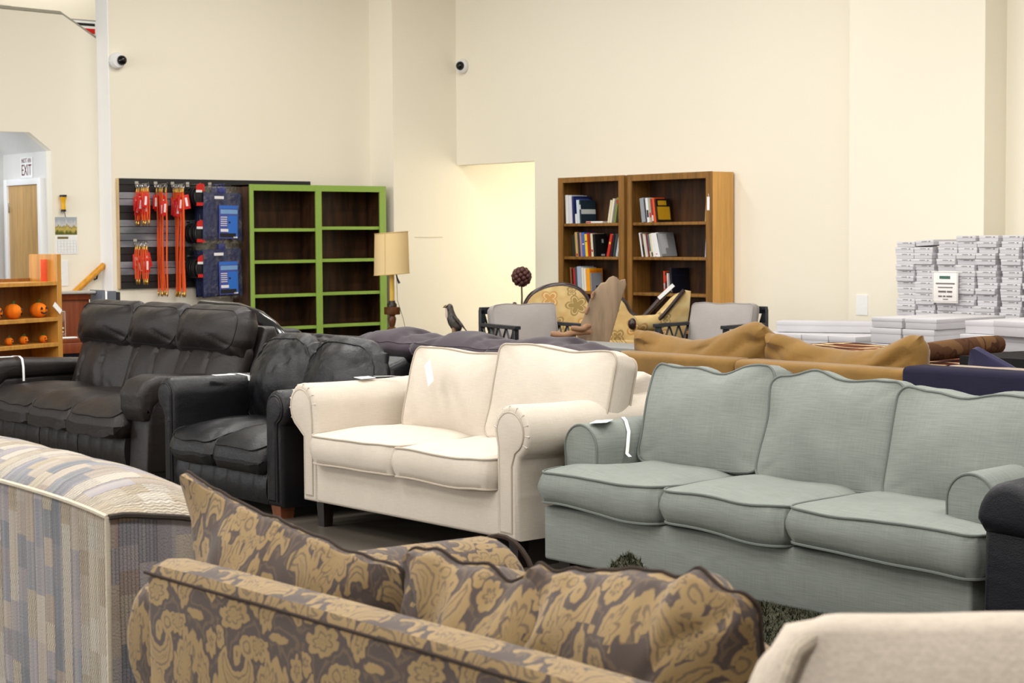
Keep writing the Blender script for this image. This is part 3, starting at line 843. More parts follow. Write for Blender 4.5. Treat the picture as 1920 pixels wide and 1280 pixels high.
for x, y in ((-7.66, 7.16), (-5.68, 7.16), (-7.66, 7.88), (-5.68, 7.88)): leg(mu, DARKWOOD, x, y, 0.065, 0.06, 0.05)

NAVY = linen('navy_weave', S(34, 32, 50), 0.12)
nv = thing('sofa', (-4.4, 7.3, 0), 'navy fabric sofa seen from behind at the right, beyond the sage sofa', 'sofa')
slab(nv, 'back_frame', NAVY, -5.50, -3.30, 6.94, 7.12, 0.06, 0.825, r=0.03)
slab(nv, 'seat_base', NAVY, -5.4, -3.4, 7.1, 7.8, 0.06, 0.32, r=0.03)
for x0_ in (-5.53, -3.49): slab(nv, 'arm', NAVY, x0_, x0_ + 0.22, 7.05, 7.8, 0.06, 0.58, r=0.05)
for k in range(2): cushion('seat_cushion', NAVY, nv, (-4.88 + 0.95 * k, 7.46, 0.40), (0, 0, 0), 0.92, 0.60, 0.13, 0.18, 0.06, 12, 0.005, 5, k)
cushion('back_cushion', linen('taupe_weave', S(150, 136, 122), 0.15), nv, (-5.00, 7.22, 0.645), DOWN(8), 0.86, 0.34, 0.09, 0.16, 0.05, 16, 0.006, 6, 3.0)
for x, y in ((-5.43, 7.02), (-3.38, 7.02), (-5.43, 7.7), (-3.38, 7.7)): leg(nv, DARKWOOD, x, y, 0.065, 0.06, 0.05)
tag(cushion('throw_pillow', suede('indigo_suede', S(40, 38, 66)), None, (-5.27, 7.44, 0.665), (R(70), R(-24), PI), 0.44, 0.36, 0.03, 0.15, 0.04, 18, 0.006, 5, 2.0, bulge=0.0, pw=2), 'indigo suede throw pillow tipped on its corner against the navy sofa back', 'pillow')

# black leather wood-trimmed sofa between the two rows, only its scrolled top shows
bk = thing('sofa', (-10.6, 7.0, 0), 'black leather sofa with a glossy curved top rail behind the espresso recliner', 'sofa')
bm = NB()
tube(bm, [(-11.55, 6.62, 0.965), (-11.0, 6.6, 0.95), (-10.72, 6.58, 0.91), (-10.50, 6.56, 0.845), (-10.32, 6.54, 0.77), (-10.24, 6.53, 0.68)], [0.05, 0.055, 0.055, 0.05, 0.04, 0.03], 12)
fin(bm, 'top_rail', plain('glossy_black_lacquer', S(18, 18, 20), 0.15), bk)
slab(bk, 'back_frame', LBLACK, -11.7, -10.45, 6.60, 6.78, 0.05, 0.84, r=0.05)
slab(bk, 'back_frame', LBLACK, -10.55, -9.35, 6.62, 6.78, 0.05, 0.74, r=0.05)
def tuft2(x, y):
    t = 0.0
    for i in range(-4, 5):
        for j in (-1, 0, 1):
            xx = i * 0.13 + (0.065 if j % 2 else 0)
            t += 0.03 * math.exp(-((x - xx) ** 2 + (y - j * 0.09) ** 2) / 0.0009)
    return t
cushion('tufted_back', LBLACK, bk, (-10.1, 6.74, 0.70), (R(35), 0, 0), 1.25, 0.28, 0.06, 0.12, 0.05, 40, 0.004, 6, 1.0, tufts=tuft2)
slab(bk, 'seat_base', LBLACK, -11.6, -9.5, 6.75, 7.4, 0.05, 0.40, r=0.05)
for x0_ in (-11.75, -9.55): slab(bk, 'arm', LBLACK, x0_, x0_ + 0.22, 6.7, 7.4, 0.05, 0.6, r=0.08)

for x, y in ((-11.6, 6.7), (-9.45, 6.7), (-11.6, 7.3), (-9.45, 7.3)): leg(bk, DARKWOOD, x, y, 0.055, 0.06, 0.05)
# ============================================================ foreground: brown floral sofa, its back towards us
def floral(name, gold, ground, W=0.285):
    """half-open tile of acanthus scrolls, built from signed distances in cloth metres"""
    M = Mat(name, 0.8, 0.25)
    u, v, _ = M.xyz()
    H = 1.32
    wa = M.noise(M.tc(), 52, 1); wb = M.noise(M.scaled((1.13, 0.91, 1)), 47, 1)
    x = u / W + (wa - 0.5) * 0.05; y = v / (-W) + (wb - 0.5) * 0.05
    x = x.fract(); y = (y / H).fract() * H
    def ell(cx, cy, rx, ry, an=0.0, lob=0, la=0.10):
        c, s = math.cos(R(an)), math.sin(R(an))
        dx, dy = x - cx, y - cy
        px = (dx * c + dy * s) / rx; py = (dy * c - dx * s) / ry
        r = (px * px + py * py).sqrt()
        if lob:
            a = py.m('ARCTAN2', px); r = r - ((a * lob).sin().abs() - 0.6) * la * 2.4
        return (r - 1.0) * min(rx, ry)
    def crook(cx, cy, rad, w, a0, a1):
        dx, dy = x - cx, y - cy
        t = dy.m('ARCTAN2', dx) * (180 / PI) - a0
        t = ((t + 720.0) / 360.0).fract() * 360.0 / float(a1 - a0)
        prof = (t * PI).sin().max(0.0).sqrt() * w
        return ((dx * dx + dy * dy).sqrt() - rad).abs() - prof + t.gt(1.0) * 10.0
    sh = [crook(.23, .20, .145, .085, -30, 215), ell(.36, .08, .085, .075), ell(.24, .15, .045, .07, 20),
          ell(.17, .53, .155, .20, -20, 4, .13), ell(.30, .78, .10, .19, -28, 4, .13), ell(.43, 1.02, .06, .17, -22, 3, .10),
          ell(.58, .33, .115, .25, 16, 4, .12), ell(.82, .36, .085, .23, -14, 4, .12), ell(.70, .22, .05, .14, 0),
          crook(.58, .78, .125, .085, 120, 335), crook(.90, .66, .085, .060, 170, 420), ell(.86, .86, .10, .06, -20, 3, .08),
          crook(.79, 1.16, .165, .10, 165, 365), ell(.60, 1.15, .07, .12, 15, 3, .12),
          crook(.10, 1.00, .085, .062, 30, 330), ell(.22, 1.22, .17, .085, -15, 3, .12), ell(.05, .82, .045, .11, 10, 3, .1),
          ell(.97, 1.02, .05, .10, 0, 3, .1), ell(.50, .05, .10, .09, 0, 4, .12), ell(.93, .12, .06, .09, 0, 3, .12), ell(.97, .42, .04, .10, 0), ell(.03, .30, .035, .1, 0),
          crook(.33, 1.00, .075, .05, 0, 280), ell(.78, .93, .06, .055, 0, 3, .1), ell(.74, 1.285, .10, .03, 0), ell(.03, .06, .06, .07, 0, 3, .1), ell(.40, .58, .045, .11, 12, 3, .1), ell(.46, .36, .03, .09, 0)]
    d = sh[0]
    for q in sh[1:]: d = d.min(q)
    fill = d.step(0.006, -0.004)
    vein = (d + 0.040).abs().step(0.010, 0.004) * 0.6
    vein2 = (d + 0.075).abs().step(0.006, 0.002) * 0.35
    sx = x - 0.69 - (y - 0.55) * (y - 0.55) * 0.16 + 0.03
    stem = sx.abs().step(0.016, 0.008) * (y - 0.66).abs().lt(0.42)
    halo = (d - 0.035).abs().step(0.012, 0.004) * 0.22                     # fine shading lines woven in the ground
    f = (fill * (1.0 - vein.max(vein2))).max(halo)
    f = f * (1.0 - stem * 0.75)
    big = M.noise(M.tc(), 9, 2)
    gcol = M.mix(big, sc3(gold, 0.84), sc3(gold, 1.16))
    M.color(M.mix(f, ground, gcol))
    th = M.noise(M.scaled((900, 260, 1)), 1, 2)
    M.bump(th * 0.4 + f * 0.6, 0.35, 0.0018)
    M.sheen(0.15, 0.4)
    return M.m
FLOR = floral('brown_floral_damask', S(140, 117, 80), S(76, 65, 60))
FLORP = linen('brown_floral_welt', S(58, 48, 42), 0.1)
fs = thing('sofa', (-2.45, 2.1, 0), 'brown and gold floral sofa with its back to the viewer and scatter back pillows', 'sofa')
bm = NB()
prism(bm, [(1.66, 0.05), (1.65, 0.805), (1.662, 0.829), (1.695, 0.838), (1.73, 0.834), (1.75, 0.81), (1.77, 0.70), (1.84, 0.30), (1.84, 0.05)], -3.125, -1.60, 'x', 0.03, 4,
      wob=lambda p: Vector((p.x, p.y + 0.004 * noise.noise(p * 5), p.z + 0.006 * noise.noise(Vector((p.x * 3, 1, 2))))))
back = fin(bm, 'back_frame', FLOR, fs)
bm = NB(); tube(bm, [(-3.12 + 0.15 * i, 1.652, 0.812 + 0.004 * noise.noise(Vector((i * .45, 1, 2)))) for i in range(11)], 0.0032, 6); fin(bm, 'welt', FLORP, back)
for side, xi, xo, cx in ((-1, -3.10, -3.235, -3.195),):
    prof = roll_arm(xi, xo, 0.05, cx, 0.645, 0.135, side)
    bm = NB()
    prism(bm, prof, 1.70, 2.60, 'y', 0.05, 4, wob=lambda p: Vector((p.x + 0.008 * noise.noise(p * 5), p.y, p.z + 0.008 * noise.noise(p * 4) - 0.03 * max(0, p.y - 2.2))))
    arm = fin(bm, 'arm', FLOR, fs)
    loop_tube('welt', inset(prof, 0.012), 2.60, 0.006, FLORP, arm, open_=False)
slab(fs, 'seat_base', FLOR, -3.1, -1.6, 1.9, 2.55, 0.05, 0.30, r=0.02)
for k in range(2): cushion('seat_cushion', FLOR, fs, (-2.72 + 0.75 * k, 2.28, 0.38), (0, 0, 0), 0.74, 0.66, 0.14, 0.19, 0.07, 14, 0.005, 5, k, None, FLORP, 0.005)
def scat(seed, ears=0.05, fold=0.02, rise=0.0):
    def f(p):
        q = p.copy()
        k = abs(p.x) / 0.3 * abs(p.y) / 0.22
        q.x += math.copysign(ears * k ** 3 * 0.25, p.x); q.y += math.copysign(ears * k ** 3 * 0.3, p.y)
        w = noise.noise(Vector((p.x * 5 + seed, p.y * 3.5 - p.x * 2, seed)))
        w2 = noise.noise(Vector((p.x * 16 + seed, p.y * 5, seed + 4)))
        e = min(1, abs(p.z) * 12)
        q.z += (fold * (1 - abs(w)) ** 5 * 1.1 - fold * abs(w) * 0.6 + fold * 0.45 * w2) * (1 if p.z > 0 else -1) * (0.25 + 0.75 * e)
        q.y += fold * 0.7 * w2 * max(0, p.y * 4) + rise * p.x
        return q
    return f
# knife-edge pillows: thickness narrows to the welt
cushion('back_pillow', FLOR, fs, (-3.075, 1.985, 0.672), (R(90 - 16), R(-6.0), PI + R(-3)), 0.86, 0.44, 0.012, 0.27, 0.03, 40, 0.006, 5, 2.0, scat(2, 0.03, 0.012), FLORP, 0.0032, 0.0, 2.0, pipes=(1,), ns=2)
cushion('back_pillow', FLOR, fs, (-2.40, 1.975, 0.685), (R(90 - 14), R(-2), PI + R(4)), 0.48, 0.40, 0.012, 0.30, 0.05, 46, 0.010, 6, 6.0, scat(5, 0.02, 0.030), FLORP, 0.0032, 0.0, 2.2, pipes=(1,), ns=2)
cushion('back_pillow', FLOR, fs, (-2.05, 1.985, 0.70), (R(90 - 13), R(6), PI + R(-2)), 0.52, 0.44, 0.012, 0.32, 0.06, 50, 0.010, 6, 9.0, scat(11, 0.03, 0.034), FLORP, 0.0032, 0.0, 2.2, pipes=(1,), ns=2)
for x, y in ((-3.12, 1.75), (-1.68, 1.75), (-3.12, 2.5), (-1.68, 2.5)): leg(fs, DARKWOOD, x, y, 0.055, 0.06, 0.05)

# ============================================================ foreground: southwest plaid sofa at left
def plaid():
    M = Mat('woven_plaid', 0.9, 0.15)
    u, v, _ = M.xyz()
    u = u + (M.noise(M.scaled((3, 1.2, 1)), 1, 1) - 0.5) * 0.03
    cw = 0.047
    c = (u / cw).floor(); fx = (u / cw).fract()
    r1 = M.white(M.vec(c, 3.0, 1.0))
    vv = v / (r1 * 0.07 + 0.05) + M.white(M.vec(c, 9.0, 2.0)) * 7.0
    row = vv.floor()
    rr = M.white(M.vec(c, row, 5.0))
    cell = M.ramp(rr, [(0.0, S(128, 128, 134)), (0.2, S(150, 144, 146)), (0.38, S(164, 153, 140)), (0.52, S(138, 134, 138)), (0.66, S(156, 143, 130)), (0.78, S(116, 120, 126)), (0.88, S(172, 162, 150)), (0.95, S(146, 130, 122))], True)
    isb = (M.white(M.vec(c, 1.0, 7.0)) + M.white(M.vec(c, row, 17.0)) * 0.35).gt(0.88)
    beige = M.ramp(M.white(M.vec(c, row, 8.0)), [(0.0, S(182, 171, 152)), (0.5, S(170, 156, 134)), (0.8, S(192, 184, 170))], True)
    base = M.mix(isb, cell, beige)
    rib = (fx * 5.0).fract(); ri = (fx * 5.0).floor()
    tint = M.white(M.vec(c, ri, 21.0))
    base = M.mix((tint - 0.5).abs() * 0.5, base, M.mix(tint.gt(0.5), S(96, 88, 86), S(190, 180, 164)))
    st = (v * 105.0 + ri * 0.5).fract()
    on = M.white(M.vec(c, row, 2.0)).gt(0.42)
    stitch = (rib - 0.5).abs().gt(0.33) * st.gt(0.30) * on
    edge = (fx - 0.5).abs().gt(0.465) * M.white(M.vec(c, 4.0, 4.0)).gt(0.35)
    knit = ((u * 620.0 + (v * 260.0).sin() * 1.6).sin() * 0.5 + 0.5) * isb
    M.color(M.mix((stitch * 0.55).max(edge * 0.65).max(knit * 0.18), base, S(70, 60, 56)))
    th = M.noise(M.scaled((300, 210, 1)), 1, 2)
    M.bump(th * 0.8 + knit * 0.9 - stitch * 0.8 - edge * 0.6, 0.8, 0.004)
    M.sheen(0.15, 0.5)
    return M.m
PLAID = plaid(); PLAIDP = linen('plaid_welt', S(196, 186, 168), 0.15, bump=0.6)
PLAIDD = linen('plaid_dark_welt', S(64, 58, 54), 0.15)
ps = thing('sofa', (-4.5, 2.2, 0), 'beige and blue-grey woven plaid sofa with a rounded back at the lower left', 'sofa')
bm = NB()
NX, XA, XB = 40, -6.0, -3.665
rings = []
for i in range(NX + 1):
    x = XA + (XB - XA) * i / NX
    e = (XB - x)                                            # distance from the right end
    crown = 0.075 * (1 - math.exp(-e / 0.12)) * (1 if e > 0 else 0)
    zt = 0.835 + 0.028 * (1 - math.exp(-e / 0.25))
    nzv = noise.noise(Vector((x * 4, 3, 1))) * 0.008
    ring = [Vector((x, 1.87, 0.06)), Vector((x, 1.852 + nzv, 0.4)), Vector((x, 1.85, zt - 0.02)), Vector((x, 1.853, zt))]
    for k in range(1, 12):
        t = k / 12
        yy = 1.853 + 0.43 * t; zz = zt + crown * math.sin(PI * min(1, t * 1.0)) ** 0.7 - 0.10 * t * t
        zz += 0.007 * noise.noise(Vector((x * 7, yy * 7, 2)))
        ring.append(Vector((x, yy, zz)))
    ring += [Vector((x, 2.30, zt - 0.16)), Vector((x, 2.32, 0.4)), Vector((x, 2.32, 0.06))]
    rings.append(ring)
loft(bm, rings)
pb = fin(bm, 'back', PLAID, ps, ang=50)
bm = NB(); tube(bm, [r[3] + Vector((0, -0.003, 0)) for r in rings], 0.006, 6); fin(bm, 'piping', PLAIDP, pb)
bm = NB(); tube(bm, [Vector((XB + 0.004, p.y, p.z)) for p in rings[-1][3:]] , 0.007, 6); fin(bm, 'piping', PLAIDD, pb)
bm = NB(); tube(bm, [(XB, 1.85, 0.06), (XB, 1.85, 0.5), (XB, 1.851, 0.835)], 0.006, 6); fin(bm, 'piping', PLAIDP, pb)
slab(ps, 'seat_base', PLAID, -6.0, -3.70, 2.30, 2.85, 0.06, 0.32, r=0.03)
for k in range(3):
    cushion('seat_cushion', PLAID, ps, (-5.35 + 0.66 * k, 2.60, 0.40), (0, 0, 0), 0.65, 0.56, 0.14, 0.2, 0.06, 12, 0.005, 5, k)
cushion('back_cushion', PLAID, ps, (-4.95, 2.44, 0.60), DOWN(10), 0.70, 0.36, 0.12, 0.22, 0.08, 18, 0.006, 5, 2)
cushion('back_cushion', PLAID, ps, (-5.62, 2.44, 0.62), DOWN(10), 0.70, 0.36, 0.12, 0.22, 0.08, 18, 0.006, 5, 3)
for x0_ in (-6.2, -3.90): slab(ps, 'arm', PLAID, x0_, x0_ + 0.22, 2.15, 2.85, 0.06, 0.6, r=0.08)
for x, y in ((-5.9, 1.95), (-3.75, 1.95), (-5.9, 2.75), (-3.75, 2.75)): leg(ps, DARKWOOD, x, y, 0.065, 0.06, 0.05)

# ============================================================ foreground: beige armchair, lower right corner
BEIGE = linen('beige_chenille', S(184, 172, 158), 0.08, (60, 160), 500, bump=0.5)
bc = thing('armchair', (-0.800, 1.575, 0), 'pale beige armchair with a corded seam, lower right corner in front of the floral sofa', 'armchair', None, 0)
ang = R(46)
def bcP(x, y, z): return (bc.location.x + x * math.cos(ang) - y * math.sin(ang), bc.location.y + x * math.sin(ang) + y * math.cos(ang), z)
def chairdef(p):
    q = p.copy()
    t = (0.32 - p.y) / 0.64
    q.x *= 1 + (0.30 if p.x < 0 else 0.05) * t
    q.x += 0.02 * max(0, 1 - t * 5) ** 2 * (1 if p.x < 0 else -1)
    q.y += 0.012 * math.cos(p.x * 3) - 0.015
    q.z += 0.006 * noise.noise(Vector((p.x * 7, p.y * 7, 1)))
    return q
bbk = cushion('back', BEIGE, bc, bcP(0, 0.27, 0.708), (R(90 - 22), 0, ang), 0.89, 0.64, 0.11, 0.175, 0.035, 34, 0.004, 5, 2.0, chairdef, bulge=0.025, pw=5)
bm = NB(); tube(bm, [chairdef(Vector((-0.43, b, 0.062 + 0.010 * (1 - (b / 0.32) ** 4)))) for b in [-0.29 + 0.585 * k / 40 for k in range(41)]] + [chairdef(Vector((-0.41, 0.318, 0.04)))], 0.0085, 8)
fin(bm, 'corded_seam', linen('beige_cord', S(172, 160, 144), 0.12, (90, 90), bump=0.8), bbk, (0, 0, 0), world=False)
bm = NB(); rbox(bm, -0.36, 0.36, -0.42, 0.30, 0.08, 0.34, 0.03); fin(bm, 'seat_base', BEIGE, bc, bcP(0, 0, 0), (0, 0, ang))
cushion('seat_cushion', BEIGE, bc, bcP(0, -0.08, 0.42), (0, 0, ang), 0.66, 0.64, 0.14, 0.2, 0.06, 14, 0.005, 5, 1)
for s in (-1, 1):
    bm = NB(); rbox(bm, s * 0.45 - 0.10, s * 0.45 + 0.10, -0.42, 0.34, 0.08, 0.60, 0.06, 3); fin(bm, 'arm', BEIGE, bc, bcP(0, 0, 0), (0, 0, ang))
    for yy in (-0.36, 0.28):
        bm = NB(); rbox(bm, s * 0.45 - 0.03, s * 0.45 + 0.03, yy - 0.03, yy + 0.03, 0, 0.09, 0.004); fin(bm, 'leg', DARKWOOD, bc, bcP(0, 0, 0), (0, 0, ang))

# ============================================================ dark green shag rug heaped before the sage sofa
bm = NB(); rng = random.Random(4)
def rugz(x, y):
    return 0.03 + 0.29 * math.exp(-((x + 4.68) / 0.13) ** 2 - ((y - 4.38) / 0.16) ** 2) + 0.035 * noise.noise(Vector((x * 4, y * 4, 1))) + 0.085 * math.exp(-((y - 4.80) / 0.10) ** 2)
gx, gy = 44, 26; X0, X1, Y0, Y1 = -4.95, -3.75, 4.10, 4.93
V_ = [[bm.verts.new((X0 + (X1 - X0) * i / gx, Y0 + (Y1 - Y0) * j / gy, max(0.02, rugz(X0 + (X1 - X0) * i / gx, Y0 + (Y1 - Y0) * j / gy)))) for j in range(gy + 1)] for i in range(gx + 1)]
for i in range(gx):
    for j in range(gy): bm.faces.new((V_[i][j], V_[i + 1][j], V_[i + 1][j + 1], V_[i][j + 1]))
for k in range(26000):
    x, y = rng.uniform(X0, X1), rng.uniform(Y0, Y1); z = max(0.02, rugz(x, y)) - 0.004
    d = Vector((rng.uniform(-1, 1), rng.uniform(-1, 1), rng.uniform(0.35, 1.2))).normalized() * rng.uniform(0.015, 0.034)
    s = Vector((-d.y, d.x, 0)).normalized() * 0.0032
    p = Vector((x, y, z)); a, b, c = bm.verts.new(p - s), bm.verts.new(p + s), bm.verts.new(p + d)
    bm.faces.new((a, b, c))
tag(fin(bm, 'shag_rug', plain('dark_green_shag', S(66, 66, 52), 0.95, 0.1, 0.35, scale=60)), 'dark green shaggy rug heaped on the floor before the sage sofa', 'rug')
# ============================================================ slat wall board with its hanging goods
brd = thing('slatwall_board', (SX + 0.02, 10.2, 0.93), 'black and grey slatwall display board on the left wall behind the green bookcase', 'board')
bm = NB()
zz = 2.09
bands = [(2, 1), (2, 0), (2, 1), (4, 0), (2, 1), (2, 0), (2, 1)]
SL = 0.0722
for n_, dk in bands:
    for k in range(n_):
        t = bmesh.new(); rbox(t, SX + 0.003, SX + 0.035, 8.86, 11.22, zz - SL + 0.006, zz, 0.003, 1); merge(bm, t, dk); zz -= SL
rbox(bm, SX + 0.003, SX + 0.024, 8.865, 11.215, zz + 0.01, 2.085, 0, mi=1)
def slatgrey():
    M = Mat('grey_slat', 0.32, 0.5); n = M.noise(M.scaled((1, 1.2, 3), 'Object'), 1.5, 3)
    M.color(M.mix(n.step(0.35, 0.65), S(96, 98, 106), S(150, 152, 158))); return M.m
fin(bm, 'slat_panel', [slatgrey(), plain('black_slat', S(38, 38, 40), 0.4)], brd, ang=30)
bm = NB(); rbox(bm, SX + 0.003, SX + 0.036, 8.84, 8.86, 0.94, 2.09, 0.003); fin(bm, 'edge_strip', wood('pale_board_edge', S(206, 176, 130), 0.85, 0.6), brd)
PEGX = SX + 0.035
def peg(y, z, L, label):
    bm = NB(); tube(bm, [(PEGX, y, z + 0.012), (PEGX + 0.01, y, z), (PEGX + L, y, z), (PEGX + L + 0.01, y, z + 0.012)], 0.004, 6)
    rbox(bm, PEGX, PEGX + 0.006, y - 0.02, y + 0.02, z - 0.02, z + 0.03)
    tag(fin(bm, 'display_hook', CHROME), label, 'hook')
WLAB = plain('white_barcode_label', S(235, 232, 232), 0.6)
def leash(L, double, label, grp):
    t = thing('dog_leash', (0, 0, 0), label, 'leash', grp)
    bm = NB()
    if double:
        tube(bm, [(0, -0.008, -0.07), (0, -0.016, -0.2), (0, -0.01, -L + 0.05)], 0.006, 6); tube(bm, [(0, 0.008, -0.07), (0, 0.014, -0.22), (0, 0.006, -L + 0.05)], 0.006, 6)
    else: tube(bm, [(0, 0, -0.07), (0, 0.008, -0.4), (0, 0.0, -0.8), (0, 0.006, -L + 0.05)], 0.0085, 6)
    fin(bm, 'cord', ORANGE, t, (0, 0, 0), world=False)
    bm = NB(); tube(bm, [(0, 0.014 * math.sin(a * 0.7854), -0.02 + 0.02 * math.cos(a * 0.7854)) for a in range(8)], 0.004, 5, True)
    fin(bm, 'ring', CHROME, t, (0, 0, 0), world=False)
    bm = NB(); lathe(bm, [(0, -0.085), (0.011, -0.083), (0.011, -0.05), (0.005, -0.04), (0, -0.038)], seg=8); fin(bm, 'ferrule', BRASS, t, (0, 0, 0), world=False)
    bm = NB(); lathe(bm, [(0, -L - 0.01), (0.006, -L), (0.012, -L + 0.02), (0.009, -L + 0.05), (0.0, -L + 0.06)], seg=8); fin(bm, 'snap_hook', BRASS, t, (0, 0, 0), world=False)
    bm = NB(); rbox(bm, 0.0, 0.004, -0.035, 0.035, -0.28, -0.13, 0.0015); c = fin(bm, 'card', RED, t, (0, 0, 0), (0, 0, 0), world=False)
    bm = NB(); rbox(bm, 0.004, 0.005, -0.012, 0.012, -0.25, -0.16); fin(bm, 'sticker', WLAB, c, (0, 0, 0), world=False)
    return t
rng = random.Random(7)
for (y, z, L, double, n, lab, grp) in (
        (9.06, 2.03, 0.43, True, 9, 'short orange rope leash with red card on the upper left hook', 'short leashes on the upper left hook'),
        (9.28, 2.03, 1.17, False, 6, 'long orange rope leash with red card on the middle top hook', 'long leashes on the middle top hook'),
        (9.48, 2.03, 1.18, False, 10, 'long orange rope leash with red card on the hook beside the black cords', 'long leashes beside the black cords'),
        (9.03, 1.43, 0.44, True, 6, 'short orange rope leash with red card on the lower left hook', 'short leashes on the lower left hook')):
    peg(y, z, 0.25, {9.06: 'upper left steel hook holding short orange leashes', 9.28: 'middle top steel hook holding long orange leashes', 9.48: 'steel hook nearest the black cords holding orange leashes', 9.03: 'lower left steel hook holding short orange leashes'}[y])
    p0 = leash(L, double, lab, grp)
    for k in range(n):
        o = p0 if k == 0 else dup(p0)
        f = k / (n - 1)
        if y == 9.28: f = 1.0 if k == n - 1 else f * 0.62
        o.location = (PEGX + 0.02 + f * 0.22, y + rng.uniform(-0.012, 0.012), z)
        o.rotation_euler = (R(rng.uniform(-2.2, 2.2)), R(rng.uniform(-2, 2)), R(rng.uniform(-18, 18)))
        for c in o.children:
            if c.name.startswith('card') and k: c.location.z = rng.uniform(-0.06, 0.03); c.rotation_euler.x = R(rng.uniform(-10, 10))
def coil(label, grp, red=True):
    t = thing('cord_pack', (0, 0, 0), label, 'cord pack', grp)
    bm = NB()
    for k in range(4):
        tube(bm, [(0.006 * (k - 1.5), (0.056 + 0.003 * k) * math.sin(a * PI / 8), -0.13 + (0.088 + 0.003 * k) * math.cos(a * PI / 8)) for a in range(16)], 0.0085, 6, True)
    rbox(bm, -0.008, 0.008, -0.05, 0.05, -0.20, -0.07, 0.004)
    fin(bm, 'coil', plain('black_rubber_cord', S(24, 24, 26), 0.45), t, (0, 0, 0), world=False)
    if not red: return t
    bm = NB(); prism(bm, [(-0.045, -0.01), (-0.052, -0.03), (-0.052, -0.075), (0.052, -0.075), (0.052, -0.0), (0.0, 0.012)], 0.014, 0.017, 'x'); c = fin(bm, 'card', RED, t, (0, 0, 0), world=False)
    bm = NB(); rbox(bm, 0.014, 0.017, -0.052, 0.052, -0.225, -0.19); fin(bm, 'card_foot', RED, t, (0, 0, 0), world=False)
    bm = NB(); rbox(bm, 0.0175, 0.0185, -0.055, 0.02, -0.085, -0.06); fin(bm, 'sticker', WLAB, c, (0, 0, 0), world=False)
    return t
for (z, lab) in ((2.03, 'topmost'), (1.645, 'middle'), (1.275, 'lowest')):
    peg(9.66, z, 0.26, lab + ' of the three hooks holding black cord packs')
    p1 = coil('front black cord pack with a red card on the %s of three hooks' % lab, 'black cord packs on the %s hook' % lab)
    p0 = coil('black cord pack behind the red card one on the %s of three hooks' % lab, 'black cord packs on the %s hook' % lab, False)
    for k in range(6):
        o = p1 if k == 5 else p0 if k == 0 else dup(p0)
        o.location = (PEGX + 0.03 + k * 0.046, 9.66 + rng.uniform(-0.006, 0.006), z); o.rotation_euler = (R(rng.uniform(-3, 3)), 0, R(rng.uniform(-5, 5)))
# bagged navy covers
def clearbag():
    M = Mat('clear_plastic', 0.12, 0.6); M.b.inputs['Transmission Weight'].default_value = 0.0
    n = M.noise(M.tc('Object'), 9, 3, 0.6)
    tr = M.nt.nodes.new('ShaderNodeBsdfTransparent'); gl = M.nt.nodes.new('ShaderNodeBsdfGlossy'); gl.inputs['Roughness'].default_value = 0.12
    mx = M.nt.nodes.new('ShaderNodeMixShader'); out = M.nt.nodes['Material Output']
    M.nt.links.new(tr.outputs[0], mx.inputs[1]); M.nt.links.new(gl.outputs[0], mx.inputs[2])
    M.nt.links.new((n.step(0.45, 0.8) * 0.22 + 0.05).s, mx.inputs[0])
    bp = M.nt.nodes.new('ShaderNodeBump'); bp.inputs['Strength'].default_value = 0.9; bp.inputs['Distance'].default_value = 0.02
    M.nt.links.new(n.s, bp.inputs['Height']); M.nt.links.new(bp.outputs[0], gl.inputs['Normal'])
    M.nt.links.new(mx.outputs[0], out.inputs['Surface'])
    return M.m
CLEAR = clearbag()
NAVYC = linen('navy_quilted_cloth', S(46, 52, 84), 0.18)
BLUE1 = plain('bright_blue_print', S(48, 110, 200), 0.4); BLUE2 = plain('violet_blue_print', S(72, 84, 160), 0.4); BLUE3 = plain('pale_blue_print', S(120, 160, 205), 0.5)
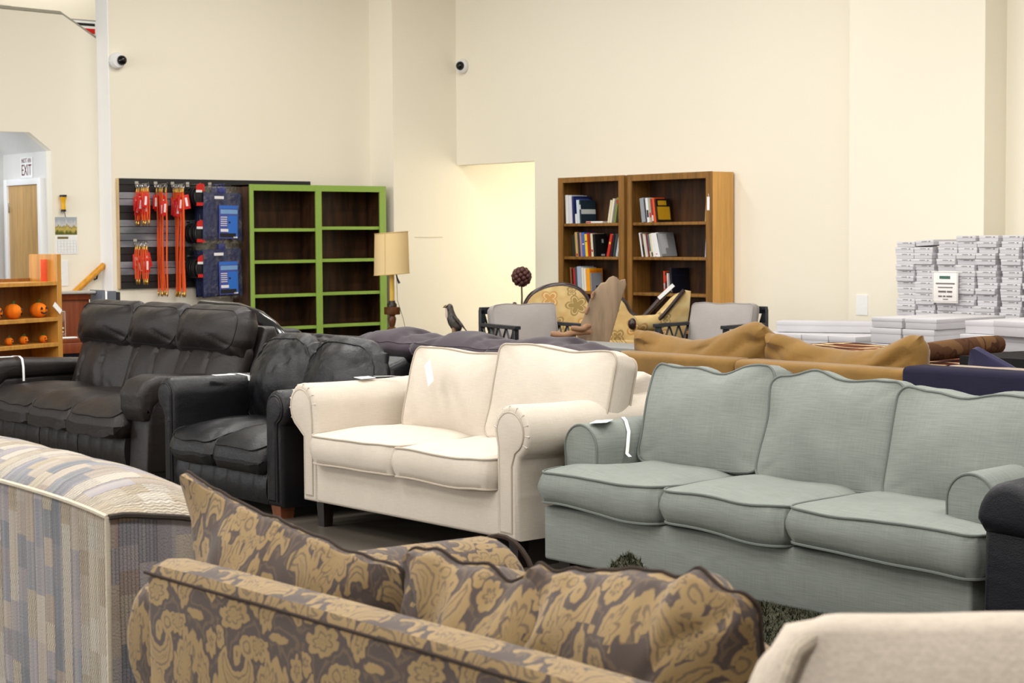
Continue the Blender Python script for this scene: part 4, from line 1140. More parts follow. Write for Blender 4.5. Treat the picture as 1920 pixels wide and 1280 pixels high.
def bagged(label, grp):
    t = thing('bagged_cover', (0, 0, 0), label, 'cover', grp)
    bm = NB(); g = 26; th = 0.03
    F = [[None] * (g + 1) for _ in range(g + 1)]; B = [[None] * (g + 1) for _ in range(g + 1)]
    for i in range(g + 1):
        for j in range(g + 1):
            a, b = i / g * 2 - 1, j / g
            k = (1 - abs(a) ** 6) * (1 - abs(b * 2 - 1) ** 8)
            y = a * (0.235 + 0.012 * b); z = -0.09 - 0.50 * b
            f = 0.012 * math.sin(a * 17 + b * 2 + noise.noise(Vector((a * 2, b * 2, 1))) * 3) * (0.3 + b * 0.7)
            F[i][j] = bm.verts.new((th * k + f * k, y, z)); B[i][j] = bm.verts.new((-th * k * 0.6, y, z))
    for i in range(g):
        for j in range(g):
            bm.faces.new((F[i][j], F[i + 1][j], F[i + 1][j + 1], F[i][j + 1])); bm.faces.new((B[i][j], B[i][j + 1], B[i + 1][j + 1], B[i + 1][j]))
    bmesh.ops.remove_doubles(bm, verts=bm.verts, dist=0.0005)
    fin(bm, 'cover', NAVYC, t, (0, 0, 0), world=False)
    bm = NB(); rng2 = random.Random(3)
    G = 12; W = [[bm.verts.new((0.046 + 0.010 * noise.noise(Vector((i * .6, j * .5, 2))), -0.265 + 0.53 * i / G, -0.02 - 0.60 * j / G)) for j in range(G + 1)] for i in range(G + 1)]
    W2 = [[bm.verts.new((-0.03, -0.265 + 0.53 * i / G, -0.02 - 0.60 * j / G)) for j in (0, G)] for i in (0, G)]
    for i in range(G):
        for j in range(G): bm.faces.new((W[i][j], W[i + 1][j], W[i + 1][j + 1], W[i][j + 1]))
    bm.faces.new((W2[0][0], W2[1][0], W2[1][1], W2[0][1]))
    bm.faces.new([W[i][G] for i in range(G + 1)] + [W2[1][1], W2[0][1]])
    bm.faces.new([W[i][0] for i in range(G + 1)] + [W2[1][0], W2[0][0]])
    fin(bm, 'plastic_bag', CLEAR, t, (0, 0, 0), world=False)
    bm = NB(); rbox(bm, 0.0, 0.006, -0.04, 0.04, -0.09, -0.03, 0.002); tube(bm, [(0.003, 0, -0.03), (0.003, 0.02, -0.008), (0.003, 0.0, 0.008), (0.003, -0.018, -0.004)], 0.005, 6)
    fin(bm, 'hanger_tab', plain('blue_plastic', S(36, 52, 130), 0.35), t, (0, 0, 0), world=False)
    bm = NB(); rbox(bm, 0.056, 0.058, -0.135, -0.02, -0.155, -0.125); fin(bm, 'price_sticker', WLAB, t, (0, 0, 0), world=False)
    bm = NB(); rbox(bm, 0.056, 0.0575, -0.08, 0.155, -0.57, -0.22); c = fin(bm, 'insert_card', BLUE2, t, (0, 0, 0), world=False)
    bm = NB(); rbox(bm, 0.0578, 0.0586, -0.075, 0.15, -0.255, -0.225); rbox(bm, 0.0578, 0.0586, 0.03, 0.15, -0.56, -0.33); fin(bm, 'blue_field', BLUE1, c, (0, 0, 0), world=False)
    bm = NB(); rbox(bm, 0.0578, 0.0586, -0.06, 0.15, -0.31, -0.265); fin(bm, 'pale_band', BLUE3, c, (0, 0, 0), world=False)
    bm = NB()
    for k in range(5): rbox(bm, 0.0587, 0.0592, -0.06, 0.02, -0.35 - k * 0.022, -0.342 - k * 0.022)
    rbox(bm, 0.0587, 0.0592, -0.06, 0.035, -0.50, -0.47); rbox(bm, 0.0587, 0.0592, 0.1, 0.15, -0.565, -0.55)
    fin(bm, 'print_lines', WLAB, c, (0, 0, 0), world=False)
    bm = NB(); lathe(bm, [(0, 0), (0.012, 0), (0.012, 0.0008), (0, 0.0008)], seg=10)
    for v in bm.verts: v.co = Vector((0.0592 + v.co.z, 0.05 + v.co.x, -0.40 + v.co.y))
    fin(bm, 'dark_dot', INK, c, (0, 0, 0), world=False)
    bm = NB(); rbox(bm, 0.0587, 0.0592, -0.07, 0.13, -0.56, -0.515)
    fin(bm, 'dark_print', INK, c, (0, 0, 0), world=False)
    return t
for (z, lab) in ((2.03, 'upper'), (1.435, 'lower')):
    peg(9.93, z, 0.30, lab + ' hook holding bagged navy covers')
    p0 = bagged('navy padded cover in a clear bag with blue insert, front of the %s hook' % lab, 'bagged covers on the %s hook' % lab)
    for k in range(4):
        o = p0 if k == 0 else dup(p0, label='navy padded cover in a clear bag behind the front one on the %s hook' % lab)
        o.location = (PEGX + 0.27 - k * 0.075, 9.93 + (0.0 if z > 2 else -0.02) + 0.008 * k, z); o.rotation_euler = (R((-1, 2, -2, 1)[k] + (0 if z > 2 else 2)), 0, R((2, -2, 3, 0)[k]))

# ============================================================ green bookcase
GREEN = plain('green_paint', S(142, 174, 76), 0.5, 0.4, 0.05)
def darkboard():
    M = Mat('dark_stained_board', 0.5, 0.3)
    n = M.noise(M.scaled((9, 9, 1.2), 'Object'), 1, 4, 0.65); k = M.noise(M.tc('Object'), 2.2, 3)
    M.color(M.mix((n * 0.7 + k * 0.3).step(0.35, 0.68), S(38, 24, 15), S(84, 54, 32))); return M.m
DBOARD = darkboard()
gb = thing('bookcase', (-16.9, 11.07, 0), 'empty double bookcase painted green with dark brown inside', 'bookcase')
GX0, GX1, GY0, GY1, GT = -17.10, -16.74, 10.178, 11.955, 2.035
for y in (GY0, GY1 - 0.02): slab(gb, 'side_panel', DBOARD, GX0, GX1, y, y + 0.02, 0, GT - 0.002, r=0.001)
slab(gb, 'back_panel', DBOARD, GX0, GX0 + 0.012, GY0 + 0.02, GY1 - 0.02, 0.0, GT - 0.03, r=0.0)
slab(gb, 'top', DBOARD, GX0, GX1, GY0 + 0.0, GY1, GT - 0.025, GT, r=0.001)
slab(gb, 'divider', DBOARD, GX0 + 0.012, GX1, 11.04, 11.06, 0, GT - 0.03, r=0.0)
bm = NB()
for a, b in ((GY0, GY0 + 0.045), (11.012, 11.088), (GY1 - 0.085, GY1)): rbox(bm, GX1, GX1 + 0.022, a, b, 0, GT, 0.002, 1)
for a, b in ((GY0 + 0.045, 11.012), (11.088, GY1 - 0.085)):
    rbox(bm, GX1, GX1 + 0.0215, a, b, GT - 0.068, GT - 0.0005, 0.002, 1); rbox(bm, GX1, GX1 + 0.0215, a, b, 0, 0.08, 0.002, 1)
fin(bm, 'face_frame', GREEN, gb, ang=30)
for sz in (1.565, 1.222, 0.855, 0.50):
    for a, b, dz in ((GY0 + 0.022, 11.038, 0.0), (11.062, GY1 - 0.022, 0.018 if sz > 1.5 else 0.006)):
        bm = NB(); rbox(bm, GX0 + 0.014, GX1 - 0.03, a, b, sz - 0.028 + dz, sz - 0.002 + dz); s_ = fin(bm, 'shelf', DBOARD, gb)
        bm = NB(); rbox(bm, GX1 - 0.03, GX1 - 0.002, a + 0.02, b - 0.02, sz - 0.036 + dz, sz + dz, 0.002, 1); fin(bm, 'shelf_edge', GREEN, s_)

# ============================================================ floor lamp
lx, ly = -15.38, 11.06
LAMPW = wood('walnut_turned', S(98, 58, 30), 0.55, 0.3)
lp = thing('floor_lamp', (lx, ly, 0), 'turned wood floor lamp with a cream drum shade beside the green bookcase', 'lamp')
bm = NB(); lathe(bm, [(0, 0), (0.17, 0), (0.17, 0.025), (0.14, 0.05), (0.06, 0.07), (0.035, 0.10), (0.028, 0.2), (0.045, 0.26), (0.03, 0.30), (0.028, 0.44), (0.055, 0.46), (0.06, 0.50), (0.045, 0.515), (0.024, 0.53), (0.034, 0.56), (0.044, 0.61), (0.03, 0.645), (0.044, 0.655), (0.0, 0.66)], (lx, ly, 0), 24); fin(bm, 'post', LAMPW, lp)
bm = NB(); rbox(bm, lx - 0.062, lx + 0.062, ly - 0.062, ly + 0.062, 0.655, 0.735, 0.008); fin(bm, 'block', LAMPW, lp)
bm = NB(); lathe(bm, [(0, 0.735), (0.05, 0.735), (0.052, 0.76), (0.034, 0.785), (0.034, 0.80), (0, 0.80)], (lx, ly, 0), 20); fin(bm, 'cup', plain('dark_bronze', S(50, 36, 26), 0.35), lp)
bm = NB(); lathe(bm, [(0, 0.80), (0.026, 0.80), (0.024, 1.20), (0.0, 1.20)], (lx, ly, 0), 18); fin(bm, 'candle_tube', plain('yellow_candle_sleeve', S(222, 180, 70), 0.5), lp)
def shade_mat():
    M = Mat('cream_shade_cloth', 0.85, 0.2)
    M.color(S(250, 230, 178)); M.b.inputs['Subsurface Weight'].default_value = 0.0
    tl = M.nt.nodes.new('ShaderNodeBsdfTranslucent'); tl.inputs[0].default_value = S(252, 228, 170)
    mx = M.nt.nodes.new('ShaderNodeMixShader'); mx.inputs[0].default_value = 0.35
    M.nt.links.new(M.b.outputs[0], mx.inputs[1]); M.nt.links.new(tl.outputs[0], mx.inputs[2]); M.nt.links.new(mx.outputs[0], M.nt.nodes['Material Output'].inputs['Surface'])
    return M.m
bm = NB()
rr = [(0.185, 1.072), (0.174, 1.51), (0.171, 1.51), (0.182, 1.072)]
rings = [[Vector((lx + r * math.cos(2 * PI * k / 40), ly + r * math.sin(2 * PI * k / 40), z)) for k in range(40)] for r, z in rr]
loft(bm, rings + [rings[0]], cap0=False, cap1=False); bmesh.ops.remove_doubles(bm, verts=bm.verts, dist=1e-5)
for v in bm.verts: v.co.z += 0.012 * ((v.co.x - lx) * 0.636 + (v.co.y - ly) * 0.77) / 0.18
sh = fin(bm, 'lamp_shade', shade_mat(), lp)
bm = NB()
for z, r in ((1.075, 0.186), (1.507, 0.175)): tube(bm, [(lx + r * math.cos(2 * PI * k / 40), ly + r * math.sin(2 * PI * k / 40), z + 0.012 * (math.cos(2 * PI * k / 40) * 0.636 + math.sin(2 * PI * k / 40) * 0.77)) for k in range(40)], 0.004, 6, True)
tube(bm, [(lx + 0.10, ly - 0.155, 1.075), (lx + 0.094, ly - 0.147, 1.507)], 0.003, 5)
fin(bm, 'shade_trim', plain('shade_trim_tan', S(205, 172, 110), 0.7), sh)
bm = NB(); tube(bm, [(lx + 0.02, ly + 0.03, 1.15), (lx + 0.035, ly + 0.042, 1.04), (lx + 0.05, ly + 0.06, 0.98)], [0.006, 0.008, 0.013], 8); fin(bm, 'switch_chain', BLACKMETAL, lp)
bm = NB(); tube(bm, [(lx + 0.03, ly + 0.04, 1.1), (lx + 0.035, ly + 0.045, 0.8), (lx + 0.075, ly + 0.085, 0.62), (lx + 0.11, ly + 0.13, 0.35), (lx + 0.2, ly + 0.2, 0.01)], 0.003, 6); fin(bm, 'power_cord', plain('grey_cord', S(120, 112, 90), 0.6), lp)

# ============================================================ brown bookcases and their books
BWOOD = wood('brown_stained_oak', S(140, 98, 44), 0.62, 0.4)
TANW = wood('raw_tan_side', S(206, 156, 84), 0.9, 0.5)
FY = 12.64
def bookcase(name_label, x0, x1, stile_l, stile_r, head, side_r):
    t = thing('bookcase', ((x0 + x1) / 2, 12.79, 0), name_label, 'bookcase')
    slab(t, 'side_panel', BWOOD, x0, x0 + 0.02, FY + 0.02, 12.95, 0, 2.072, r=0.001)
    slab(t, 'side_panel', side_r, x1 - 0.02, x1, FY + 0.02, 12.95, 0, 2.072, r=0.001)
    slab(t, 'top', BWOOD, x0 + 0.02, x1 - 0.02, FY + 0.02, 12.95, 2.045, 2.072, r=0.001)
    slab(t, 'back_panel', DBOARD, x0 + 0.02, x1 - 0.02, 12.94, 12.95, 0.0, 2.045, r=0)
    bm = NB(); rbox(bm, x0, x0 + stile_l, FY, FY + 0.02, 0, 2.075, 0.002, 1); rbox(bm, x1 - stile_r, x1, FY, FY + 0.02, 0, 2.075, 0.002, 1)
    rbox(bm, x0 + stile_l, x1 - stile_r, FY, FY + 0.0195, 2.075 - head, 2.0745, 0.002, 1); rbox(bm, x0 + stile_l, x1 - stile_r, FY, FY + 0.0195, 0, 0.08, 0.002, 1)
    fin(bm, 'face_frame', BWOOD, t, ang=30)
    for z in SHELF: slab(t, 'shelf', BWOOD, x0 + 0.022, x1 - 0.022, FY + 0.021, 12.938, z - 0.03, z, r=0.003)
    return t
SHELF = (1.592, 1.245, 0.885, 0.52, 0.15)
b1 = bookcase('left narrower of the two brown wooden bookcases on the back wall', -14.555, -13.53, 0.075, 0.085, 0.055, BWOOD)
b2 = bookcase('right wider brown bookcase with a raw tan side on the back wall', -13.485, -12.30, 0.065, 0.075, 0.065, TANW)
bm = NB(); tube(bm, [(-12.335, FY - 0.002, 1.86), (-12.33, FY - 0.004, 1.83)], 0.002, 5); rbox(bm, -12.352, -12.318, FY - 0.006, FY - 0.003, 1.70, 1.83); tag(fin(bm, 'price_tag', PAPER), 'small white price tag hanging on the front edge of the wider brown bookcase', 'tag')
PAGES = plain('book_pages', S(228, 220, 200), 0.8)
MATC = {}
def bcol(c):
    if c not in MATC: MATC[c] = plain('book_cover_%d' % len(MATC), S(*c), 0.4)
    return MATC[c]
def book(label, x, z, th, h, d, c, lean=0.0, group=None, art=None, band=None, yf=FY + 0.045):
    t = thing('book', (x, yf, z), label, 'book', group)
    t.rotation_euler = (0, R(lean), 0)
    if lean: t.location.z += abs(math.sin(R(lean))) * th * (1 if lean > 0 else 0)
    bm = NB(); rbox(bm, 0, 0.0028, 0, d, 0, h); rbox(bm, th - 0.0028, th, 0, d, 0, h); rbox(bm, 0.0028, th - 0.0028, 0, 0.003, 0, h)
    fin(bm, 'cover', bcol(c), t, (0, 0, 0), world=False)
    bm = NB(); rbox(bm, 0.003, th - 0.003, 0.003, d - 0.006, 0.004, h - 0.004); fin(bm, 'pages', PAGES, t, (0, 0, 0), world=False)
    if art:
        bm = NB()
        for (a0, a1, b0, b1_) in art[1]: rbox(bm, th, th + 0.0012, d * a0, d * a1, h * b0, h * b1_)
        fin(bm, 'cover_print', bcol(art[0]), t, (0, 0, 0), world=False)
    if band:
        bm = NB(); rbox(bm, th * 0.15, th * 0.85, -0.001, 0.0, h * band[1], h * band[2]); fin(bm, 'spine_label', bcol(band[0]), t, (0, 0, 0), world=False)
    return t
W_, CR, BK, NV_, RD, YL, OR_, GY, TN, BL = (232, 230, 226), (222, 212, 180), (22, 22, 24), (30, 42, 96), (190, 40, 32), (236, 200, 30), (240, 150, 20), (170, 176, 190), (196, 160, 90), (70, 104, 190)
z1, z2, z3 = SHELF[0], SHELF[1], SHELF[2]
L = 'of left bookcase'; RR = 'of right bookcase'
# left case, top shelf
book('tall white book at the far left of the top shelf ' + L, -14.475, z1, 0.045, 0.30, 0.22, W_, -3)
book('tall grey-white book second from left on the top shelf ' + L, -14.425, z1, 0.05, 0.295, 0.22, (214, 216, 222), -3)
book('tall navy blue book on the top shelf ' + L, -14.365, z1, 0.03, 0.285, 0.24, NV_, -3, art=((60, 80, 150), [(0.1, 0.9, 0.72, 0.92)]))
book('short white book between navy and teal books on the top shelf ' + L, -14.325, z1, 0.025, 0.10, 0.16, W_, -3)
book('pale blue-spined white book on the top shelf ' + L, -14.295, z1, 0.04, 0.245, 0.17, (204, 216, 226), -4)
book('dark teal book with a forest cover on the top shelf ' + L, -14.25, z1, 0.02, 0.245, 0.21, (34, 50, 62), -4, art=((206, 212, 210), [(0.02, 0.98, 0.40, 0.60)]), band=(W_, .6, .8))
t = book('white paperback lying flat on the top shelf ' + L, -14.16, z1, 0.018, 0.26, 0.16, W_, 0, band=(RD, 0, .3)); t.rotation_euler = (0, R(90), 0); t.location.z = z1 + 0.02
book('cream paperback leaning right, leftmost of the leaning group on the top shelf ' + L, -13.83, z1, 0.03, 0.235, 0.15, CR, 12)
book('second cream paperback leaning right on the top shelf ' + L, -13.795, z1, 0.028, 0.25, 0.15, (230, 222, 196), 12)
book('grey book leaning between cream and olive books on the top shelf ' + L, -13.762, z1, 0.025, 0.225, 0.15, (120, 122, 120), 12)
book('olive green book with red label leaning on the top shelf ' + L, -13.733, z1, 0.026, 0.26, 0.16, (122, 136, 50), 11, band=(RD, .75, .92))
book('dark book leaning on the right end of the top shelf ' + L, -13.70, z1, 0.03, 0.25, 0.16, (44, 40, 38), 10)
book('small cream book at the right corner of the top shelf ' + L, -13.635, z1, 0.022, 0.15, 0.12, CR, 6)
# left case, middle shelf
xs = -14.37
for lab, th, h, c, band in (('thin black-green book at the left end of the middle shelf', .022, .22, (40, 50, 44), None), ('dark thin book second on the middle shelf', .02, .235, (58, 52, 50), None),
                            ('tan and red spined book on the middle shelf', .036, .255, TN, (RD, .02, .12)), ('dark slate book next to the tan spine on the middle shelf', .03, .255, (48, 56, 84), None), ('pinkish brown book on the middle shelf', .024, .25, (186, 140, 120), None),
                            ('bright blue book on the middle shelf', .042, .25, BL, (W_, .5, .54)), ('bright yellow book on the middle shelf', .036, .235, YL, (BK, .65, .7)), ('red spined book beside the yellow one on the middle shelf', .026, .245, RD, None), ('brown thin book on the middle shelf', .016, .24, (120, 70, 44), None), ('cream spined book on the middle shelf', .03, .24, CR, (RD, .2, .3)), ('black book with white lettering, front cover showing on the middle shelf', .035, .235, BK, None)):
    book(lab + ' ' + L, xs, z2, th, h, 0.165, c, -5, band=band, art=((180, 180, 180), [(.55, .7, .60, .76), (.45, .75, .02, .1)]) if c == BK else None); xs += th + 0.005
book('red book leaning right on the middle shelf ' + L, -13.845, z2, 0.034, 0.235, 0.15, (206, 48, 36), 15, band=((230, 180, 60), .55, .65))
for k, (c, lab) in enumerate(((BK, 'black book leaning right beside the red one on the middle shelf'), ((60, 66, 72), 'slate grey book leaning at the right on the middle shelf'), ((190, 194, 196), 'pale grey book at the right end of the middle shelf'))):
    book(lab + ' ' + L, -13.79 + 0.042 * k, z2, 0.03, 0.235, 0.15, c, 12)
# left case, lower shelf
xs = -14.40
for lab, th, h, c, art in (('thin brown book at the left end of the third shelf', .018, .245, (150, 96, 50), None), ('black book with orange band on the third shelf', .018, .235, BK, None), ('thin red book on the third shelf', .022, .235, (200, 40, 40), None), ('dark slate book beside the silver one on the third shelf', .028, .25, (70, 76, 86), None), ('wide silver book on the third shelf', .062, .255, (168, 178, 196), None), ('white and green book on the third shelf', .03, .245, (224, 224, 206), None),
                           ('white book with red spine edge on the third shelf', .03, .235, (236, 226, 214), None), ('thick orange-yellow book on the third shelf', .055, .235, (244, 160, 20), ((220, 120, 20), [(.05, .95, .1, .9)])), ('grey book with red line and disc cover on the third shelf', .02, .19, (140, 142, 148), (BK, [(.4, .62, .12, .3)]))):
    book(lab + ' ' + L, xs, z3, th, h, 0.185 if c[0] != 140 else .15, c, -4, art=art); xs += th + 0.006
t = book('white booklet lying flat at the front of the third shelf ' + L, -14.02, z3, 0.012, 0.2, 0.15, W_, 0); t.rotation_euler = (0, R(90), 0); t.location.z = z3 + 0.014
# right case, top shelf
xs = -13.315
for lab, th, h, c, band in (('thick grey book at the left of the top shelf', .055, .245, (150, 154, 164), None), ('dark thin book beside the grey one on the top shelf', .018, .235, (60, 60, 64), None), ('white spined book on the top shelf', .034, .245, (232, 232, 234), (BK, .2, .5)), ('pale olive book on the top shelf', .03, .24, (176, 170, 140), (RD, .2, .4)), ('maroon and white patterned book on the top shelf', .024, .235, (150, 50, 54), (W_, .05, .3)), ('bright orange-red spined book on the top shelf', .026, .245, (236, 84, 30), None)):
    book(lab + ' ' + RR, xs, z1, th, h, 0.15, c, -8, band=band); xs += th + 0.004
book('black book with a yellow moon-like cover on the top shelf ' + RR, xs, z1, 0.022, 0.235, 0.20, (30, 24, 18), -8, art=((206, 158, 30), [(.05, .9, .1, .66), (.12, .7, .72, .92)]))
book('thin tan book at the right end of the top shelf ' + RR, -12.43, z1, 0.02, 0.27, 0.15, (190, 160, 100), 4)
book('slate blue book at the right end of the top shelf ' + RR, -12.405, z1, 0.02, 0.27, 0.15, (90, 100, 110), 4)
# right case, middle shelf
xs = -13.315
for lab, th, h, c, band in (('thin white book at the left of the second shelf', .02, .245, (226, 226, 228), None), ('dark brown book second on the second shelf', .03, .24, (92, 66, 60), (BK, .1, .5)), ('thin cream book on the second shelf', .016, .235, CR, None), ('white and grey book on the second shelf', .02, .22, (200, 200, 204), None), ('maroon book on the second shelf', .026, .235, (120, 40, 36), None), ('teal and cream book on the second shelf', .022, .23, (86, 110, 120), (CR, .0, .25)), ('cream book with dark foot on the second shelf', .022, .235, (216, 206, 170), (BK, .02, .2)), ('thick white book on the second shelf', .036, .24, W_, None), ('white book with red line on the second shelf', .024, .24, (238, 236, 236), (RD, .1, .14)), ('tall white book next to the photo cover on the second shelf', .03, .245, (236, 238, 240), None)):
    book(lab + ' ' + RR, xs, z2, th, h, 0.15, c, -11, band=band); xs += th + 0.002
book('grey book with a pale landscape cover on the second shelf ' + RR, xs, z2, 0.03, 0.245, 0.21, (140, 142, 144), -14, art=((196, 198, 200), [(.02, .5, .35, .95), (.02, .3, .1, .35)]))
book('pale blue book at the right end of the second shelf ' + RR, -12.43, z2, 0.04, 0.25, 0.15, (180, 192, 204), 4, band=(BK, .48, .56))
# right case, lower shelf
for lab, x, th, h, c, band, ln in (('red and orange thin book on the third shelf', -13.0, .022, .22, (206, 70, 30), (GY, .2, .45), -2), ('black and red book on the third shelf', -12.975, .024, .21, (60, 20, 20), (RD, .55, .85), -2), ('thin white-spined book on the third shelf', -12.947, .012, .2, W_, None, -3)):
    book(lab + ' ' + RR, x, z3, th, h, 0.15, c, ln, band=band)
book('large black folder with a pale edge leaning on the third shelf ' + RR, -12.90, z3, 0.03, 0.25, 0.24, (16, 19, 32), -6, art=((30, 36, 60), [(.1, .9, .7, .72)]))
# ============================================================ toy shelf at far left with the plain pumpkins (characters left out)
OAK = wood('golden_oak', S(188, 134, 58), 0.8, 0.4)
ta = R(23.5)                                            # shelf front turned towards the aisle
ts = thing('display_shelf', (-12.86, 5.88, 0), 'golden oak open shelf unit at the far left edge holding pumpkin toys', 'shelf', None, ta)
def tb(name, m, *a, r=0.002, par=ts):
    bm = NB(); rbox(bm, *a, r, 1); return fin(bm, name, m, par, (0, 0, 0), world=False)
TW, TD, TH = 0.70, 0.28, 1.345
for s in (-1, 1): tb('side_panel', OAK, -TD, 0, s * TW / 2 - 0.025, s * TW / 2 + 0.025, 0, TH)
tb('back_panel', wood('oak_backing', S(140, 92, 40), 0.8, 0.5), -TD, -TD + 0.01, -TW / 2 + 0.025, TW / 2 - 0.025, 0, 1.16)
TSH = (1.135, 0.86, 0.665, 0.30, 0.05)
for z in TSH: tb('shelf', OAK, -TD + 0.01, 0.002, -TW / 2 + 0.026, TW / 2 - 0.026, z - 0.03, z)
def tsP(x, y, z):
    return (ts.location.x + x * math.cos(ta) - y * math.sin(ta), ts.location.y + x * math.sin(ta) + y * math.cos(ta), z)
PUMP = plain('orange_plush', S(238, 122, 20), 0.8, 0.2, 0.08)
def pumpkin(r, label, loc, rz):
    t = thing('toy_pumpkin', loc, label, 'toy', 'toy pumpkins', rz)
    bm = NB(); n = 32; m_ = 14; rings = []
    for j in range(m_ + 1):
        an = PI * (j / m_) - PI / 2
        rings.append([Vector((r * max(0.02, math.cos(an)) * (0.93 + 0.07 * abs(math.cos(4 * 2 * PI * k / n))) * math.cos(2 * PI * k / n), r * max(0.02, math.cos(an)) * (0.93 + 0.07 * abs(math.cos(4 * 2 * PI * k / n))) * math.sin(2 * PI * k / n), r * 0.88 * (1 + math.sin(an)))) for k in range(n)])
    loft(bm, rings); fin(bm, 'body', PUMP, t, (0, 0, 0), world=False)
    bm = NB(); tube(bm, [(0, 0, r * 1.72), (0.004, 0, r * 1.9), (0.012, 0.004, r * 2.05)], [0.014, 0.010, 0.008], 8); fin(bm, 'stem', plain('green_felt', S(70, 90, 30), 0.9), t, (0, 0, 0), world=False)
    def tri(y, z, w, h, f=1):
        bm = NB(); prism(bm, [(y - w, z), (y + w, z), (y, z + h * f)], r * 0.86, r * 1.0, 'x'); return bm
    for y in (-r * 0.35, r * 0.35): fin(tri(y, r * 1.0, r * 0.16, r * 0.28), 'eye', INK, t, (0, 0, 0), world=False)
    bm = NB(); prism(bm, [(-r * 0.45, r * 0.72), (-r * 0.25, r * 0.5), (0, r * 0.44), (r * 0.25, r * 0.5), (r * 0.45, r * 0.72), (r * 0.2, r * 0.64), (0, r * 0.6), (-r * 0.2, r * 0.64)], r * 0.8, r * 0.99, 'x'); fin(bm, 'mouth', INK, t, (0, 0, 0), world=False)
    return t
for y, r, z, lab, rz in ((-0.27, 0.062, TSH[1], 'orange plush pumpkin at the left of the middle shelf of the oak unit', 0.5), (-0.07, 0.066, TSH[1], 'orange plush pumpkin in the centre of the middle shelf of the oak unit', 0.9), (0.21, 0.066, TSH[1], 'orange plush pumpkin with black grin at the right of the middle shelf', -0.1),
                         (-0.12, 0.034, TSH[2], 'small orange pumpkin, left one on the low shelf of the oak unit', 0.3), (0.04, 0.036, TSH[2], 'small orange pumpkin in the middle of the low shelf of the oak unit', 0.0), (0.255, 0.034, TSH[2], 'small orange pumpkin at the right end of the low shelf of the oak unit', 0.0)):
    pumpkin(r, lab, tsP(-0.09, y, z), ta + rz)
bm = NB(); rbox(bm, -0.002, 0.002, -0.045, 0.045, 0, 0.17, 0.001); t = fin(bm, 'hang_tag', plain('orange_card', S(232, 92, 60), 0.5), None, tsP(-0.1, 0.30, TSH[0]), (0, 0, ta)); tag(t, 'orange cardboard tag standing at the right end of the top shelf', 'tag')
bm = NB(); rbox(bm, -0.002, 0.002, -0.02, 0.02, -0.05, 0.05); t = fin(bm, 'price_tag', PAPER, None, tsP(0.006, 0.315, 0.93), (R(50), 0, ta)); tag(t, 'white paper tag hanging at the right side of the middle oak shelf', 'tag')

# ============================================================ checkout counter behind
CHERRY = wood('cherry_veneer', S(122, 58, 28), 0.75, 0.3)
ct = thing('counter', (-15.15, 7.0, 0), 'cherry wood counter with a raised back panel left of the recliner', 'counter')
slab(ct, 'back_panel', CHERRY, -15.2, -15.12, 6.6, 7.50, 0.0, 0.965, r=0.004)
slab(ct, 'cap', plain('grey_counter_cap', S(170, 166, 158), 0.4), -15.26, -15.06, 6.58, 7.54, 0.968, 0.992, r=0.006)
bm = NB(); prism(bm, [(-15.14, 0.915), (-15.10, 0.915), (-15.08, 0.965), (-15.14, 0.965)], 6.6, 7.50, 'y'); fin(bm, 'moulding', CHERRY, ct)
slab(ct, 'desk_top', CHERRY, -15.12, -14.55, 6.6, 7.35, 0.56, 0.60, r=0.005)
slab(ct, 'desk_edge', CHERRY, -14.56, -14.53, 6.6, 7.35, 0.47, 0.56, r=0.004)
slab(ct, 'base', plain('dark_blue_laminate', S(28, 36, 56), 0.5), -15.1, -14.62, 6.6, 7.3, 0.0, 0.56, r=0.004)
tr = thing('steel_cabinet', (-15.13, 7.72, 0), 'grey steel cabinet edge standing at the end of the cherry counter', 'cabinet')
STEELG = plain('grey_steel_sheet', S(98, 102, 112), 0.35)
slab(tr, 'side', STEELG, -15.2, -14.95, 7.545, 7.57, 0.0, 1.0, r=0.003)
slab(tr, 'front', STEELG, -15.2, -15.1, 7.57, 7.76, 0.0, 0.985, r=0.003)
slab(tr, 'post', BLACKMETAL, -15.2, -15.1, 7.765, 7.80, 0, 0.975, r=0.003)
slab(tr, 'edge_strip', TRIMW, -14.952, -14.94, 7.572, 7.588, 0.5, 0.99, r=0.002)
bx = thing('display_box', (-14.72, 6.93, 0.60), 'clear acrylic box of pale flowers on the cherry counter desk', 'box')
def acrylic():
    M = Mat('clear_acrylic', 0.05, 0.5)
    tr = M.nt.nodes.new('ShaderNodeBsdfTransparent'); gl = M.nt.nodes.new('ShaderNodeBsdfGlossy'); gl.inputs['Roughness'].default_value = 0.05
    mx = M.nt.nodes.new('ShaderNodeMixShader'); mx.inputs[0].default_value = 0.14
    M.nt.links.new(tr.outputs[0], mx.inputs[1]); M.nt.links.new(gl.outputs[0], mx.inputs[2]); M.nt.links.new(mx.outputs[0], M.nt.nodes['Material Output'].inputs['Surface']); return M.m
bm = NB(); rbox(bm, -14.80, -14.64, 6.82, 7.03, 0.604, 0.835, 0.003); fin(bm, 'case', acrylic(), bx)
bm = NB()
for a in (-14.80, -14.64):
    for b in (6.82, 7.03): tube(bm, [(a, b, 0.604), (a, b, 0.835)], 0.003, 5)
for z in (0.606, 0.833): tube(bm, [(-14.80, 6.82, z), (-14.64, 6.82, z), (-14.64, 7.03, z), (-14.80, 7.03, z)], 0.003, 5, True)
fin(bm, 'edges', plain('acrylic_edge', S(170, 160, 150), 0.2), bx)
fr = random.Random(2)
FLW = plain('pale_petals', S(222, 218, 190), 0.8); GRN = plain('grey_green_leaf', S(110, 116, 90), 0.8)
